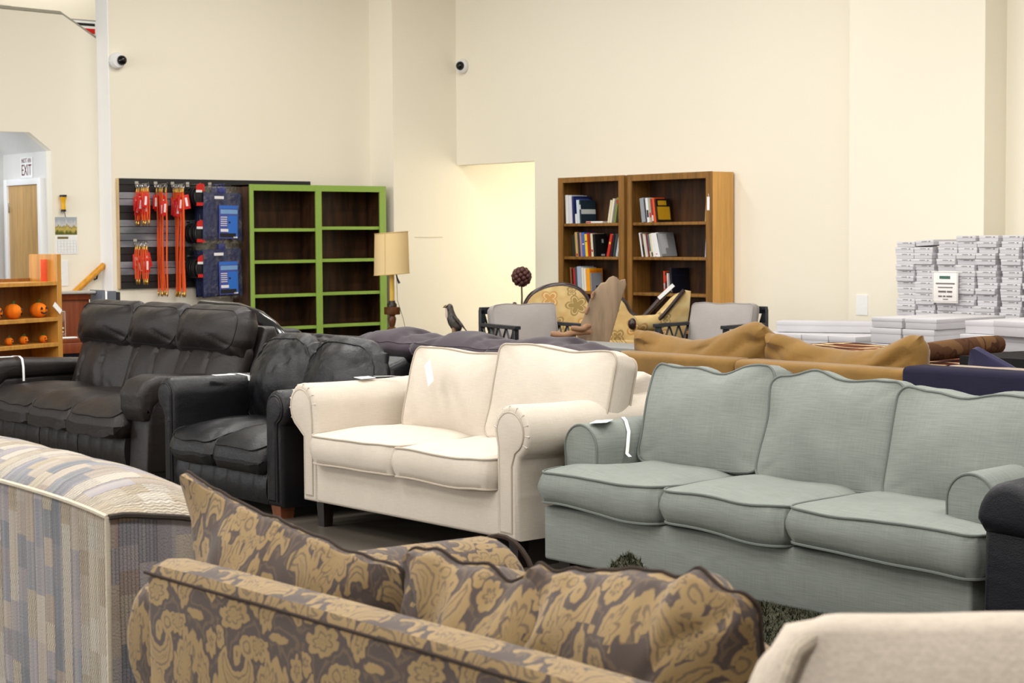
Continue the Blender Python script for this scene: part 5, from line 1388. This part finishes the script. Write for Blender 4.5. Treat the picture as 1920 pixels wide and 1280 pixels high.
for k in range(7):
    c = (fr.uniform(-14.78, -14.66), fr.uniform(6.84, 7.01), 0.65 + fr.uniform(0, 0.07))
    bm = NB()
    for q in range(6): ball(bm, (c[0] + 0.014 * math.cos(q), c[1] + 0.014 * math.sin(q), c[2]), 0.012, 1, (1, 1, .7))
    ball(bm, (c[0], c[1], c[2] + .004), 0.01, 1)
    fin(bm, 'flower', FLW, bx)
bm = NB(); ball(bm, (-14.72, 6.925, 0.625), 0.06, 2, (1.1, 1.4, .33)); fin(bm, 'foliage', GRN, bx)
bm = NB(); rbox(bm, -14.62, -14.55, 6.75, 7.1, 0.601, 0.612, 0.002); tag(fin(bm, 'paper_pad', PAPER), 'white paper pad on the front edge of the cherry desk', 'paper')

# ============================================================ patio armchairs with grey cushions
PGREY = linen('grey_patio_cloth', S(164, 158, 154), 0.06)
PATIO = plain('dark_patio_frame', S(34, 37, 42), 0.35)
def patio(label):
    t = thing('patio_armchair', (0, 0, 0), label, 'armchair')      # faces local -y
    def P(name, *a, r=0.004):
        bm = NB(); rbox(bm, *a, r, 1); return fin(bm, name, PATIO, t, (0, 0, 0), world=False)
    for sx in (-0.33, 0.33):
        P('leg', sx - 0.022, sx + 0.022, -0.33, -0.285, 0, 0.695); P('leg', sx - 0.022, sx + 0.022, 0.285, 0.33, 0, 0.84)
        P('armrest', sx - 0.03, sx + 0.03, -0.35, 0.29, 0.695, 0.725)
        P('side_rail', sx - 0.015, sx + 0.015, -0.285, 0.285, 0.42, 0.46)
        bm = NB()
        for k in range(4):
            ya, yb = -0.285 + 0.1425 * k, -0.285 + 0.1425 * (k + 1)
            tube(bm, [(sx, ya, 0.46), (sx, yb, 0.70)], 0.011, 4); tube(bm, [(sx, yb, 0.46), (sx, ya, 0.70)], 0.011, 4)
        fin(bm, 'lattice', PATIO, t, (0, 0, 0), world=False)
    P('top_rail', -0.35, 0.35, 0.285, 0.325, 0.80, 0.86); P('seat_frame', -0.31, 0.31, -0.33, 0.30, 0.33, 0.37)
    bm = NB()
    for k in range(5):
        a, b = -0.31 + 0.124 * k, -0.31 + 0.124 * (k + 1)
        tube(bm, [(a, 0.305, 0.42), (b, 0.305, 0.80)], 0.011, 4); tube(bm, [(b, 0.305, 0.42), (a, 0.305, 0.80)], 0.011, 4)
    fin(bm, 'back_lattice', PATIO, t, (0, 0, 0), world=False)
    cushion('seat_cushion', PGREY, t, (0, -0.03, 0.43), (0, 0, 0), 0.58, 0.60, 0.10, 0.13, 0.04, 14, 0.004, 5, 2.0, None, PGREY, 0.004, world=False)
    cushion('back_cushion', PGREY, t, (0, 0.17, 0.67), UP(12), 0.60, 0.42, 0.10, 0.15, 0.04, 18, 0.006, 5, 4.0, pillow_def(3, sag=0.01), PGREY, 0.004, world=False)
    return t
pc = patio('black lattice patio armchair with grey cushions beside the eagle statue')
pc2 = dup(pc, (-10.62, 10.92, 0), R(12), 'black lattice patio armchair with grey cushions in front of the raw tan bookcase side')
pc.location = (-11.68, 9.86, 0); pc.rotation_euler = (0, 0, R(78))

# ============================================================ eagle statue, topiary, and the stands below them
def stand(x, y, h, label, w=0.3):
    t = thing('side_table', (x, y, 0), label, 'table')
    bm = NB(); rbox(bm, x - w / 2, x + w / 2, y - w / 2, y + w / 2, h - 0.025, h, 0.004); fin(bm, 'table_top', DARKWOOD, t)
    for a in (-1, 1):
        for b in (-1, 1): leg(t, DARKWOOD, x + a * (w / 2 - .03), y + b * (w / 2 - .03), h - 0.025, 0.03, 0.025)
    return t
ex, ey, ez = -12.93, 9.98, 0.545
stand(ex, ey, ez, 'dark side table under the eagle statue')
ea = thing('eagle_statue', (ex, ey, ez), 'carved dark eagle statue with a pale throat looking left', 'statue', None, yaw)
def feather():
    M = Mat('painted_feathers', 0.45, 0.4)
    vz = M.voronoi(M.scaled((1, 1, 0.6), 'Object'), 46)
    M.color(M.mix(vz.step(0.15, 0.6), S(20, 19, 20), S(74, 68, 62))); M.bump(vz, 0.7, 0.006); return M.m
def erings(sec, n=16):
    out = []
    for (u, z, ru, rd, tilt) in sec:
        c, s = math.cos(R(tilt)), math.sin(R(tilt))
        out.append([Vector((u + ru * math.cos(2 * PI * k / n) * c, rd * math.sin(2 * PI * k / n), z + ru * math.cos(2 * PI * k / n) * s)) for k in range(n)])
    return out
# local x points right in the photo's sense, bird looks towards -x
bm = NB(); loft(bm, erings([(0.03, 0.055, 0.012, 0.02, 0), (0.02, 0.08, 0.045, 0.045, -10), (0.012, 0.115, 0.066, 0.06, -16), (0.0, 0.155, 0.064, 0.06, -14), (-0.014, 0.19, 0.05, 0.05, -10), (-0.022, 0.225, 0.036, 0.038, -4), (-0.03, 0.255, 0.031, 0.032, 0), (-0.038, 0.28, 0.033, 0.031, 14), (-0.042, 0.298, 0.027, 0.025, 20), (-0.044, 0.311, 0.010, 0.010, 20)]))
fin(bm, 'body', feather(), ea, (0, 0, 0), world=False)
bm = NB(); loft(bm, [[Vector((x + r * 0.9 * math.cos(2 * PI * k / 10) * s_, 0 + r * math.sin(2 * PI * k / 10), z + r * math.cos(2 * PI * k / 10))) for k in range(10)] for x, z, r, s_ in ((-0.066, 0.290, 0.016, .3), (-0.082, 0.289, 0.012, .3), (-0.094, 0.282, 0.008, .5), (-0.099, 0.270, 0.003, .6))])
fin(bm, 'beak', plain('horn_beak', S(120, 100, 70), 0.3), ea, (0, 0, 0), world=False)
bm = NB(); loft(bm, erings([(-0.058, 0.185, 0.012, 0.026, 0), (-0.062, 0.21, 0.014, 0.028, 0), (-0.062, 0.245, 0.012, 0.022, 0), (-0.066, 0.272, 0.010, 0.018, 0)])); fin(bm, 'pale_throat', plain('pale_throat_paint', S(206, 186, 170), 0.6, bump=0.3), ea, (0, 0, 0), world=False)
for s in (-1, 1):
    bm = NB(); loft(bm, erings([(0.012, 0.195, 0.03, 0.012, -30), (0.035, 0.16, 0.055, 0.014, -38), (0.065, 0.12, 0.05, 0.012, -42), (0.105, 0.075, 0.03, 0.008, -45), (0.13, 0.045, 0.008, 0.004, -45)], 12))
    w_ = fin(bm, 'wing', feather(), ea, (0, s * 0.048, 0), world=False)
    bm = NB(); tube(bm, [(0.005, s * 0.026, 0.10), (0.0, s * 0.026, 0.05), (-0.004, s * 0.026, 0.012)], [0.024, 0.016, 0.011], 8)
    for q in (-0.02, 0.0, 0.02): tube(bm, [(-0.004, s * 0.026, 0.012), (-0.03, s * 0.026 + q * .7, 0.010), (-0.042, s * 0.026 + q, 0.002)], [0.008, 0.006, 0.002], 6)
    fin(bm, 'leg', plain('tan_leg_paint', S(150, 118, 84), 0.5), ea, (0, 0, 0), world=False)
    bm = NB(); ball(bm, (-0.056, s * 0.026, 0.292), 0.006, 1); fin(bm, 'eye', INK, ea, (0, 0, 0), world=False)
bm = NB(); loft(bm, erings([(0.05, 0.085, 0.03, 0.028, -50), (0.09, 0.045, 0.028, 0.03, -50), (0.13, 0.01, 0.02, 0.028, -50)], 10)); fin(bm, 'tail', feather(), ea, (0, 0, 0), world=False)

tx, ty, tz = -12.62, 10.52, 0.66
stand(tx, ty, tz, 'dark side table under the pine cone topiary', 0.24)
tp = thing('topiary', (tx, ty, tz), 'pine cone ball topiary on a thin stem in an olive pot', 'topiary')
bm = NB(); lathe(bm, [(0, 0), (0.052, 0), (0.06, 0.11), (0.074, 0.118), (0.076, 0.14), (0.064, 0.15), (0.03, 0.175), (0.0, 0.18)], (tx, ty, tz), 20); fin(bm, 'pot', plain('olive_pot', S(92, 82, 52), 0.6, bump=0.2), tp)
bm = NB(); tube(bm, [(tx, ty, tz + 0.16), (tx + 0.004, ty, tz + 0.25), (tx, ty, tz + 0.36)], [0.009, 0.008, 0.007], 8); fin(bm, 'stem', plain('olive_stem', S(80, 70, 44), 0.7), tp)
CONE = plain('pine_cone', S(74, 40, 34), 0.5, 0.4, 0.4, scale=40, bump=0.6)
bm = NB(); ball(bm, (tx, ty, tz + 0.435), 0.066, 2); fin(bm, 'core', CONE, tp)
for k in range(46):
    zf = 1 - 2 * (k + .5) / 46; a = k * 2.39996; rr_ = math.sqrt(1 - zf * zf)
    d = Vector((rr_ * math.cos(a), rr_ * math.sin(a), zf)); c = Vector((tx, ty, tz + 0.435)) + d * 0.074
    bm = NB(); ball(bm, c, 0.0225, 2, (1, 1, 1)); fin(bm, 'cone', CONE, tp)
bm = NB(); ball(bm, (tx - 0.04, ty - 0.05, tz + 0.185), 0.022, 2); fin(bm, 'loose_cone', CONE, tp)

# ============================================================ Victorian settee
def tapestry():
    M = Mat('gold_floral_tapestry', 0.85, 0.2)
    u, v, _ = M.xyz('Object')
    n = M.noise(M.tc('Object'), 9, 1); n2 = M.noise(M.tc('Object'), 16, 2)
    z = M.xyz('Object')[2]
    def flower(cx, cz, r, p):
        dx = u - cx; dz = z - cz
        a = dz.m('ARCTAN2', dx); d = (dx * dx + dz * dz).sqrt()
        return d - ((a * p).sin().abs() * 0.45 + 0.55) * r
    fl = [(-0.10, 0.84, .10, 2.5), (-0.33, 0.90, .085, 2), (0.16, 0.70, .08, 2.5), (-0.02, 0.66, .085, 2), (-0.28, 0.68, .085, 2.5), (0.40, 0.64, .085, 2), (-0.14, 0.965, .05, 2), (-0.44, 0.74, .07, 2.5), (-0.16, 0.58, .07, 2), (0.04, 0.92, .06, 2.5), (0.22, 0.82, .06, 2), (0.52, 0.84, .07, 2.5), (0.62, 0.74, .06, 2), (0.58, 0.60, .07, 2.5), (0.25, 0.56, .07, 2), (-0.42, 0.58, .07, 2)]
    da = flower(*fl[0]); db = flower(*fl[1])
    for k, q in enumerate(fl[2:]):
        if k % 2 == 0: da = da.min(flower(*q))
        else: db = db.min(flower(*q))
    base = M.mix(n.step(0.35, 0.65), S(206, 182, 130), S(190, 160, 106))
    wob_ = (n2 - 0.5) * 0.02
    ca = M.mix((da + 0.022).abs().step(0.008, 0.003), S(150, 128, 80), S(200, 176, 124))
    cb = M.mix((db + 0.022).abs().step(0.008, 0.003), S(186, 142, 84), S(214, 190, 138))
    c1 = M.mix((da + wob_).step(0.004, -0.003), base, ca)
    M.color(M.mix((db + wob_).step(0.004, -0.003), c1, cb)); M.bump(n2, 0.3, 0.004); return M.m
TAP = tapestry(); ROSEW = plain('dark_rosewood', S(44, 28, 26), 0.2, 0.5, 0.25)
se = thing('settee', (-12.10, 10.86, 0), 'Victorian settee with dark carved frame and gold floral upholstery before the bookcases', 'settee', None, yaw)
se.scale = (1.04, 1.04, 1.0)
so = [(-0.55, 0.52), (-0.55, 0.738), (-0.536, 0.84), (-0.475, 0.936), (-0.351, 0.999), (-0.213, 1.016), (-0.099, 0.984), (-0.03, 0.919), (0.015, 0.827), (0.07, 0.744), (0.13, 0.78), (0.199, 0.871), (0.268, 0.894), (0.314, 0.852), (0.359, 0.769), (0.451, 0.714), (0.56, 0.70), (0.56, 0.52)]
sm = spline2(so[1:-1], 4)
bm = NB(); prism(bm, [so[0]] + sm + [so[-1]], -0.035, 0.05, 'y', 0.012, 2); fin(bm, 'back', TAP, se, (0, 0, 0), world=False)
bm = NB(); tube(bm, [(a, 0.0, b) for a, b in sm], 0.030, 10); fin(bm, 'back_frame', ROSEW, se, (0, 0, 0), world=False, ang=60)
bm = NB(); rbox(bm, -0.56, 0.60, -0.44, 0.06, 0.36, 0.53, 0.04, 3); fin(bm, 'seat', TAP, se, (0, 0, 0), world=False)
bm = NB(); rbox(bm, -0.57, 0.61, -0.45, 0.07, 0.27, 0.36, 0.02, 2); fin(bm, 'seat_rail', ROSEW, se, (0, 0, 0), world=False)
for a in (-0.52, 0.55):
    for b in (-0.39, 0.02):
        bm = NB(); tube(bm, [(a, b, 0.27), (a * 1.02, b - 0.02, 0.15), (a, b, 0.0)], [0.035, 0.025, 0.02], 8); fin(bm, 'leg', ROSEW, se, (0, 0, 0), world=False)
# right wing of the settee, turned away
wo = [(x - 0.19, z) for x, z in ((0.62, 0.50), (0.62, 0.70), (0.745, 0.82), (0.865, 0.955), (0.91, 0.99), (0.955, 0.98), (0.945, 0.83), (0.90, 0.50))]
bm = NB(); prism(bm, wo, -0.55, -0.30, 'y', 0.02, 2, wob=lambda p: Vector((p.x - (p.y + 0.30) * 0.3, p.y, p.z - 0.05 * (p.y + 0.55) / 0.25))); fin(bm, 'wing', TAP, se, (0, 0, 0), world=False)
bm = NB(); tube(bm, spline2([(0.41, -0.29, 0.70), (0.51, -0.29, 0.80), (0.64, -0.29, 0.945), (0.69, -0.30, 0.98)], 4), 0.022, 8); fin(bm, 'wing_frame', ROSEW, se, (0, 0, 0), world=False)
bm = NB(); tube(bm, spline2([(0.51, -0.56, 0.68), (0.61, -0.565, 0.78), (0.73, -0.57, 0.93), (0.775, -0.56, 0.985)], 4), 0.018, 8); fin(bm, 'wing_frame', ROSEW, se, (0, 0, 0), world=False)
bm = NB(); tube(bm, [(0.35, -0.62, 0.70), (0.58, -0.50, 0.705)], 0.07, 14); fin(bm, 'bolster', TAP, se, (0, 0, 0), world=False)
bm = NB(); ball(bm, (0.342, -0.628, 0.70), 0.052, 2, (0.8, 0.8, 1)); fin(bm, 'arm_knob', ROSEW, se, (0, 0, 0), world=False)
bm = NB(); rbox(bm, -0.085, 0.085, -0.0008, 0.0008, -0.016, 0.016); 
t = fin(bm, 'price_tag', PAPER, None, (-10.99, 10.75, 0.985), (0, R(-42), yaw)); tag(t, 'white paper tag tied to the right wing of the Victorian settee', 'tag')

# ============================================================ carved plank chair
GREYW = wood('weathered_grey_wood', S(138, 116, 92), 0.72, 0.7, 2, 0.6)
pk = thing('plank_chair', (-10.60, 9.72, 0), 'weathered carved plank chair leaning upright in front of the settee', 'chair', None, yaw)
po = [(-0.16, 0.0), (-0.20, 0.5), (-0.235, 0.64), (-0.202, 0.764), (-0.15, 0.913), (-0.107, 1.007), (-0.043, 1.083), (-0.009, 1.088), (0.021, 1.125), (0.055, 1.138), (0.085, 1.125), (0.103, 1.10), (0.123, 1.108), (0.15, 1.112), (0.158, 1.07), (0.119, 0.954), (0.075, 0.80), (0.02, 0.62), (0.0, 0.5), (0.06, 0.0)]
bm = NB(); prism(bm, po, -0.03, 0.03, 'y', 0.012, 2, wob=lambda p: Vector((p.x, p.y + 0.12 * p.z + 0.006 * noise.noise(p * 5), p.z))); fin(bm, 'back_plank', GREYW, pk, (0, 0, 0), world=False)
bm = NB(); prism(bm, [(-0.17, -0.6), (0.06, -0.6), (0.05, 0.25), (-0.15, 0.25)], 0.36, 0.41, 'z', 0.01, 2); fin(bm, 'seat_plank', GREYW, pk, (0, 0, 0), world=False)
CARV = wood('carved_brown_wood', S(150, 112, 82), 0.7, 0.6, 0)
for z, x0_, x1_, r0 in ((0.69, -0.45, -0.14, 0.024), (0.735, -0.29, -0.14, 0.02)):
    bm = NB(); tube(bm, spline2([(x0_, -0.06, z), (x0_ + 0.1, -0.07, z - 0.012), ((x0_ + x1_) / 2 + 0.03, -0.05, z + 0.006), (x1_, -0.0, z + 0.01)], 3), [r0 * (0.8 + 0.3 * abs(math.sin(k * 1.1))) for k in range(10)], 10); fin(bm, 'carved_arm', CARV, pk, (0, 0, 0), world=False)
for z in (0.98, 0.86):
    bm = NB(); tube(bm, [(-0.12 - (0.98 - z) * 0.4, 0.06, z - .02), (-0.115 - (0.98 - z) * 0.4, 0.07, z + 0.01), (-0.10 - (0.98 - z) * 0.4, 0.075, z + 0.035)], [0.008, 0.016, 0.01], 8); fin(bm, 'carved_bud', CARV, pk, (0, 0, 0), world=False)
bm = NB(); rbox(bm, -0.30, -0.25, -0.04, 0.02, 0.0, 0.69, 0.01); fin(bm, 'leg', GREYW, pk, (0, 0, 0), world=False)
# grey bench top
bn = thing('bench', (-9.15, 8.45, 0), 'grey painted bench behind the mustard and plum sofas', 'bench')
slab(bn, 'top', plain('grey_bench_paint', S(128, 128, 126), 0.5), -9.75, -8.55, 8.25, 8.65, 0.66, 0.71, r=0.006)
for x in (-9.65, -8.65):
    for y in (8.32, 8.58): leg(bn, DARKWOOD, x, y, 0.66, 0.05, 0.05)

# ============================================================ rug pile
def rugmat(name, a, b, c, sc):
    M = Mat(name, 0.9, 0.1)
    n = M.noise(M.scaled((1.0, 1.8, 1), 'Object'), sc, 1, 0.4); m2 = M.noise(M.scaled((1.7, 1, 1), 'Object'), sc * 0.8, 1)
    base = M.mix((n - 0.5).abs().step(0.035, 0.02), a, c)
    M.color(M.mix(m2.step(0.60, 0.61), base, M.mix((n - 0.5).abs().step(0.05, 0.04), b, c))); M.bump(M.noise(M.tc('Object'), 300), 0.5, 0.004); return M.m
def rugsheet(label, x0, x1, y0, y1, z0, z1, m, seed, name='folded_rug'):
    bm = NB(); g = 16
    T = [[bm.verts.new((x0 + (x1 - x0) * i / g + .012 * noise.noise(Vector((j * .4, seed, 1))), y0 + (y1 - y0) * j / g + .02 * noise.noise(Vector((i * .4, seed, 5))), z1 + 0.012 * noise.noise(Vector((i * .3, j * .3, seed))))) for j in range(g + 1)] for i in range(g + 1)]
    B = [[bm.verts.new((T[i][j].co.x, T[i][j].co.y, z0)) for j in range(g + 1)] for i in range(g + 1)]
    for i in range(g):
        for j in range(g): bm.faces.new((T[i][j], T[i + 1][j], T[i + 1][j + 1], T[i][j + 1])); bm.faces.new((B[i][j], B[i][j + 1], B[i + 1][j + 1], B[i + 1][j]))
    for i in range(g):
        bm.faces.new((T[i][0], B[i][0], B[i + 1][0], T[i + 1][0])); bm.faces.new((T[i][g], T[i + 1][g], B[i + 1][g], B[i][g]))
        bm.faces.new((T[0][i], T[0][i + 1], B[0][i + 1], B[0][i])); bm.faces.new((T[g][i], B[g][i], B[g][i + 1], T[g][i + 1]))
    return tag(fin(bm, name, m), label, 'rug')
RUG1 = rugmat('brown_swirl_rug', S(74, 32, 24), S(116, 66, 42), S(206, 180, 136), 1.9)
DRUG = plain('charcoal_rug', S(34, 32, 34), 0.95, 0.1, 0.3, scale=80, bump=0.4); DRUG2 = plain('dark_red_rug', S(96, 24, 30), 0.95, 0.1, 0.3, scale=80, bump=0.4)
rt = thing('pallet', (-7.4, 9.2, 0), 'wooden pallet under the stack of folded rugs', 'pallet')
for k in range(3): slab(rt, 'runner', TANW, -8.35, -6.25, 8.45 + 0.6 * k, 8.55 + 0.6 * k, 0, 0.10, r=0.004)
for k in range(7): slab(rt, 'deck_board', TANW, -8.35 + 0.32 * k, -8.17 + 0.32 * k, 8.42, 9.80, 0.10, 0.12, r=0.003)
rugsheet('thick charcoal rug at the bottom of the rug stack', -8.35, -6.3, 8.45, 9.75, 0.12, 0.32, DRUG, 1)
rugsheet('dark red rug in the middle of the rug stack', -8.36, -6.35, 8.44, 9.76, 0.335, 0.50, DRUG2, 2)
rugsheet('charcoal rug just under the patterned one in the rug stack', -8.35, -6.32, 8.46, 9.74, 0.515, 0.62, DRUG, 3)
rugsheet('brown rug with cream swirls on top of the rug stack', -8.33, -6.38, 8.45, 9.75, 0.635, 0.705, RUG1, 4)
bm = NB(); tube(bm, [(-6.52, 8.40, 0.772), (-6.54, 8.7, 0.778), (-6.60, 9.1, 0.78), (-6.63, 9.30, 0.78)], [0.056, 0.06, 0.06, 0.055], 16)
for v in bm.verts: v.co.z = max(v.co.z, 0.725)
ro = fin(bm, 'rolled_rug', rugmat('rolled_brown_rug', S(88, 60, 42), S(112, 82, 54), S(74, 48, 36), 5)); tag(ro, 'brown rolled rug lying on top of the rug stack', 'rug')
# dark rugs to the right
rugsheet('thick black rug folded at the foot of the dark pile at right', -5.95, -4.2, 8.05, 9.3, 0.0, 0.32, DRUG, 6)
rugsheet('dark red rug in the dark pile at right', -5.95, -4.2, 8.05, 9.3, 0.335, 0.56, DRUG2, 7)
rugsheet('black rug on top of the dark pile at right behind the navy sofa', -5.98, -4.2, 8.05, 9.35, 0.575, 0.80, DRUG, 8)
bm = NB(); rbox(bm, -5.13, -4.87, 8.30, 8.42, 0.825, 0.830); tag(fin(bm, 'paper_sheet', PAPER), 'white paper lying on the black rug pile at right', 'paper')

# ============================================================ long white cartons
def cartonmat():
    M = Mat('white_carton', 0.6, 0.3); n = M.noise(M.tc('Object'), 3, 2); M.color(M.mix(n, S(188, 186, 190), S(206, 204, 207))); return M.m
CART = cartonmat(); FILM = plain('carton_seam', S(150, 148, 150), 0.6)
CP = None
def carton(x, y, z, w, l, h, label, rz=0.0, group='long white cartons'):
    """long carton, short end towards -y"""
    global CP
    t = thing('carton', (x, y, z), label, 'box', group, rz)
    bm = NB(); rbox(bm, -w / 2, w / 2, -l / 2, l / 2, 0, h - 0.001, 0.006, 2); fin(bm, 'body', CART, t, (0, 0, 0), world=False)
    bm = NB(); rbox(bm, -w / 2 - 0.003, w / 2 + 0.003, -l / 2 - 0.003, l / 2 + 0.003, h * 0.62, h + 0.002, 0.005, 2); fin(bm, 'lid', CART, t, (0, 0, 0), world=False)
    return t
# cartons in layers: (x, y, z, label)
def layer(xs, y, z, w, l, h, lab, rz=0.0):
    for k, x in enumerate(xs):
        carton(x, y, z, w - 0.014, l, h, lab.format(('leftmost', 'second from left', 'third from left', 'fourth from left', 'fifth from left', 'sixth from left')[k]), rz)
hb = 0.108
for lv in range(6):
    layer([-10.0 + 0.275 * k for k in range(4)], 11.30, lv * 0.112, 0.275, 0.86, hb, 'long white carton, {} in the %s layer of the low far stack' % ('bottom', 'second', 'third', 'fourth', 'fifth', 'top')[lv])
carton(-9.62, 11.28, 0.674, 0.26, 0.86, 0.085, 'single white carton lying on top of the low far stack', R(-62))
for lv in range(6):
    layer([-8.30 + 0.285 * k for k in range(3)], 10.72, lv * 0.112, 0.285, 0.80, hb, 'long white carton, {} in the %s layer of the middle stack' % ('bottom', 'second', 'third', 'fourth', 'fifth', 'sixth')[lv])
layer([-8.31, -8.02], 10.72, 0.674, 0.285, 0.80, 0.108, 'white carton, {} in the upper layer of the middle stack')
layer([-8.30, -8.00], 10.72, 0.786, 0.285, 0.80, 0.072, 'white carton, {} on the very top of the middle stack')
for lv in range(6):
    layer([-7.43 + 0.29 * k for k in range(3)], 10.60, lv * 0.112, 0.29, 0.86, hb, 'long white carton, {} in the %s layer of the right stack' % ('bottom', 'second', 'third', 'fourth', 'fifth', 'sixth')[lv])
carton(-7.41, 10.60, 0.674, 0.28, 0.86, 0.10, 'white carton at the left in the upper layer of the right stack')
carton(-6.97, 10.56, 0.674, 0.36, 0.88, 0.10, 'white carton at the right in the upper layer of the right stack', R(-8))
carton(-7.43, 10.66, 0.778, 0.25, 0.86, 0.085, 'white carton on the left top of the right stack')
carton(-6.99, 10.52, 0.778, 0.34, 0.90, 0.10, 'wide white carton on the right top of the right stack', R(-10))
carton(-7.30, 11.55, 0.0, 0.9, 0.3, 0.86, 'tall white carton standing behind the right stack')
carton(-7.30, 11.50, 0.864, 0.95, 0.34, 0.09, 'flat white carton lying on the tall one behind the right stack')

# ============================================================ wall of shoe boxes
SHOE = plain('white_shoebox', S(200, 198, 202), 0.55, 0.3, 0.03, scale=4); SHOEL = plain('shoebox_lid', S(214, 212, 215), 0.55)
LAB = plain('grey_box_print', S(120, 118, 120), 0.7)
sp = thing('shoebox', (0, 0, 0), 'x', 'box', 'shoeboxes in the tall stack')
bw, bh, bd = 0.186, 0.0455, 0.30
bm = NB(); rbox(bm, -bw / 2 + .002, bw / 2 - .002, 0.002, bd, 0, bh - .001, 0.002, 1); fin(bm, 'body', SHOE, sp, (0, 0, 0), world=False)
bm = NB(); rbox(bm, -bw / 2, bw / 2, 0, bd + .002, bh * 0.55, bh, 0.002, 1); fin(bm, 'lid', SHOEL, sp, (0, 0, 0), world=False)
bm = NB(); rbox(bm, -0.03, 0.025, -0.0012, -0.0002, bh * 0.68, bh * 0.80); rbox(bm, 0.045, 0.06, -0.0012, -0.0002, bh * 0.62, bh * 0.8); fin(bm, 'end_print', LAB, sp, (0, 0, 0), world=False)
ordn = ('first', 'second', 'third', 'fourth', 'fifth', 'sixth', 'seventh', 'eighth', 'ninth', 'tenth', 'eleventh', 'twelfth', 'thirteenth', 'fourteenth', 'fifteenth', 'sixteenth', 'seventeenth', 'eighteenth')
rng = random.Random(12); first = True
SB0 = 0.0
bs = thing('wide_carton', (-8.9, 12.15, 0), 'white carton base under the wall of shoeboxes', 'box')
slab(bs, 'body', SHOE, -9.57, -7.9, 12.04, 12.55, 0.0, 0.60, r=0.01)
for c in range(8):
    n = (17, 17, 17, 18, 18, 18, 18, 18)[c]
    x = -9.47 + c * 0.196 + (0.03 if c >= 5 else 0) + (0.012 if c >= 6 else 0)
    for k in range(n):
        o = sp if first else dup(sp)
        first = False
        o['label'] = 'white shoebox, %s from top in the %s column from left' % (ordn[n - 1 - k], ordn[c])
        lean = -0.03 * (k / 17) ** 1.5 if c < 2 else 0.0
        o.location = (x + lean + rng.uniform(-0.010, 0.010), 12.03 + rng.uniform(-0.02, 0.02), 0.602 + k * (bh + 0.0012))
        o.rotation_euler = (0, R(-3) if (k == n - 1 and c == 1) else 0, R(rng.uniform(-2.2, 2.2)))
        if k == n - 1 and c == 1: o.location.z += 0.012
# price sign on the shoe boxes
sg = thing('price_sign', (-9.035, 11.985, 0.93), 'white paper price sign in a sleeve hung on the shoeboxes', 'sign')
bm = NB(); rbox(bm, -9.175, -8.925, 11.985, 11.99, 0.90, 1.155, 0.001); fin(bm, 'sheet', plain('sign_sheet', S(240, 236, 232), 0.5), sg)
bm = NB()
for a in ((-9.170, -8.930, 1.145, 1.15), (-9.170, -8.930, 0.912, 0.917), (-9.170, -9.165, 0.912, 1.15), (-8.935, -8.930, 0.912, 1.15)): rbox(bm, a[0], a[1], 11.983, 11.985, a[2], a[3])
fin(bm, 'sleeve_edge', plain('sleeve_grey', S(205, 200, 198)), sg)
TEAL = plain('dark_green_print', S(70, 104, 92), 0.6); GTX = plain('grey_print', S(110, 100, 100), 0.6)
bm = NB(); rbox(bm, -9.105, -9.000, 11.982, 11.984, 1.095, 1.118, 0.0); fin(bm, 'heading_line', TEAL, sg)
for z, a, b, h in ((1.052, -9.140, -8.955, .010), (1.022, -9.120, -8.975, .008), (0.985, -9.115, -9.040, .014), (0.985, -9.030, -8.980, .014), (0.948, -9.115, -9.080, .012), (0.948, -9.070, -9.045, .012), (0.948, -9.035, -8.980, .012), (0.927, -9.070, -9.020, .006)):
    bm = NB(); rbox(bm, a, b, 11.982, 11.984, z, z + h); fin(bm, 'print_line', GTX, sg)
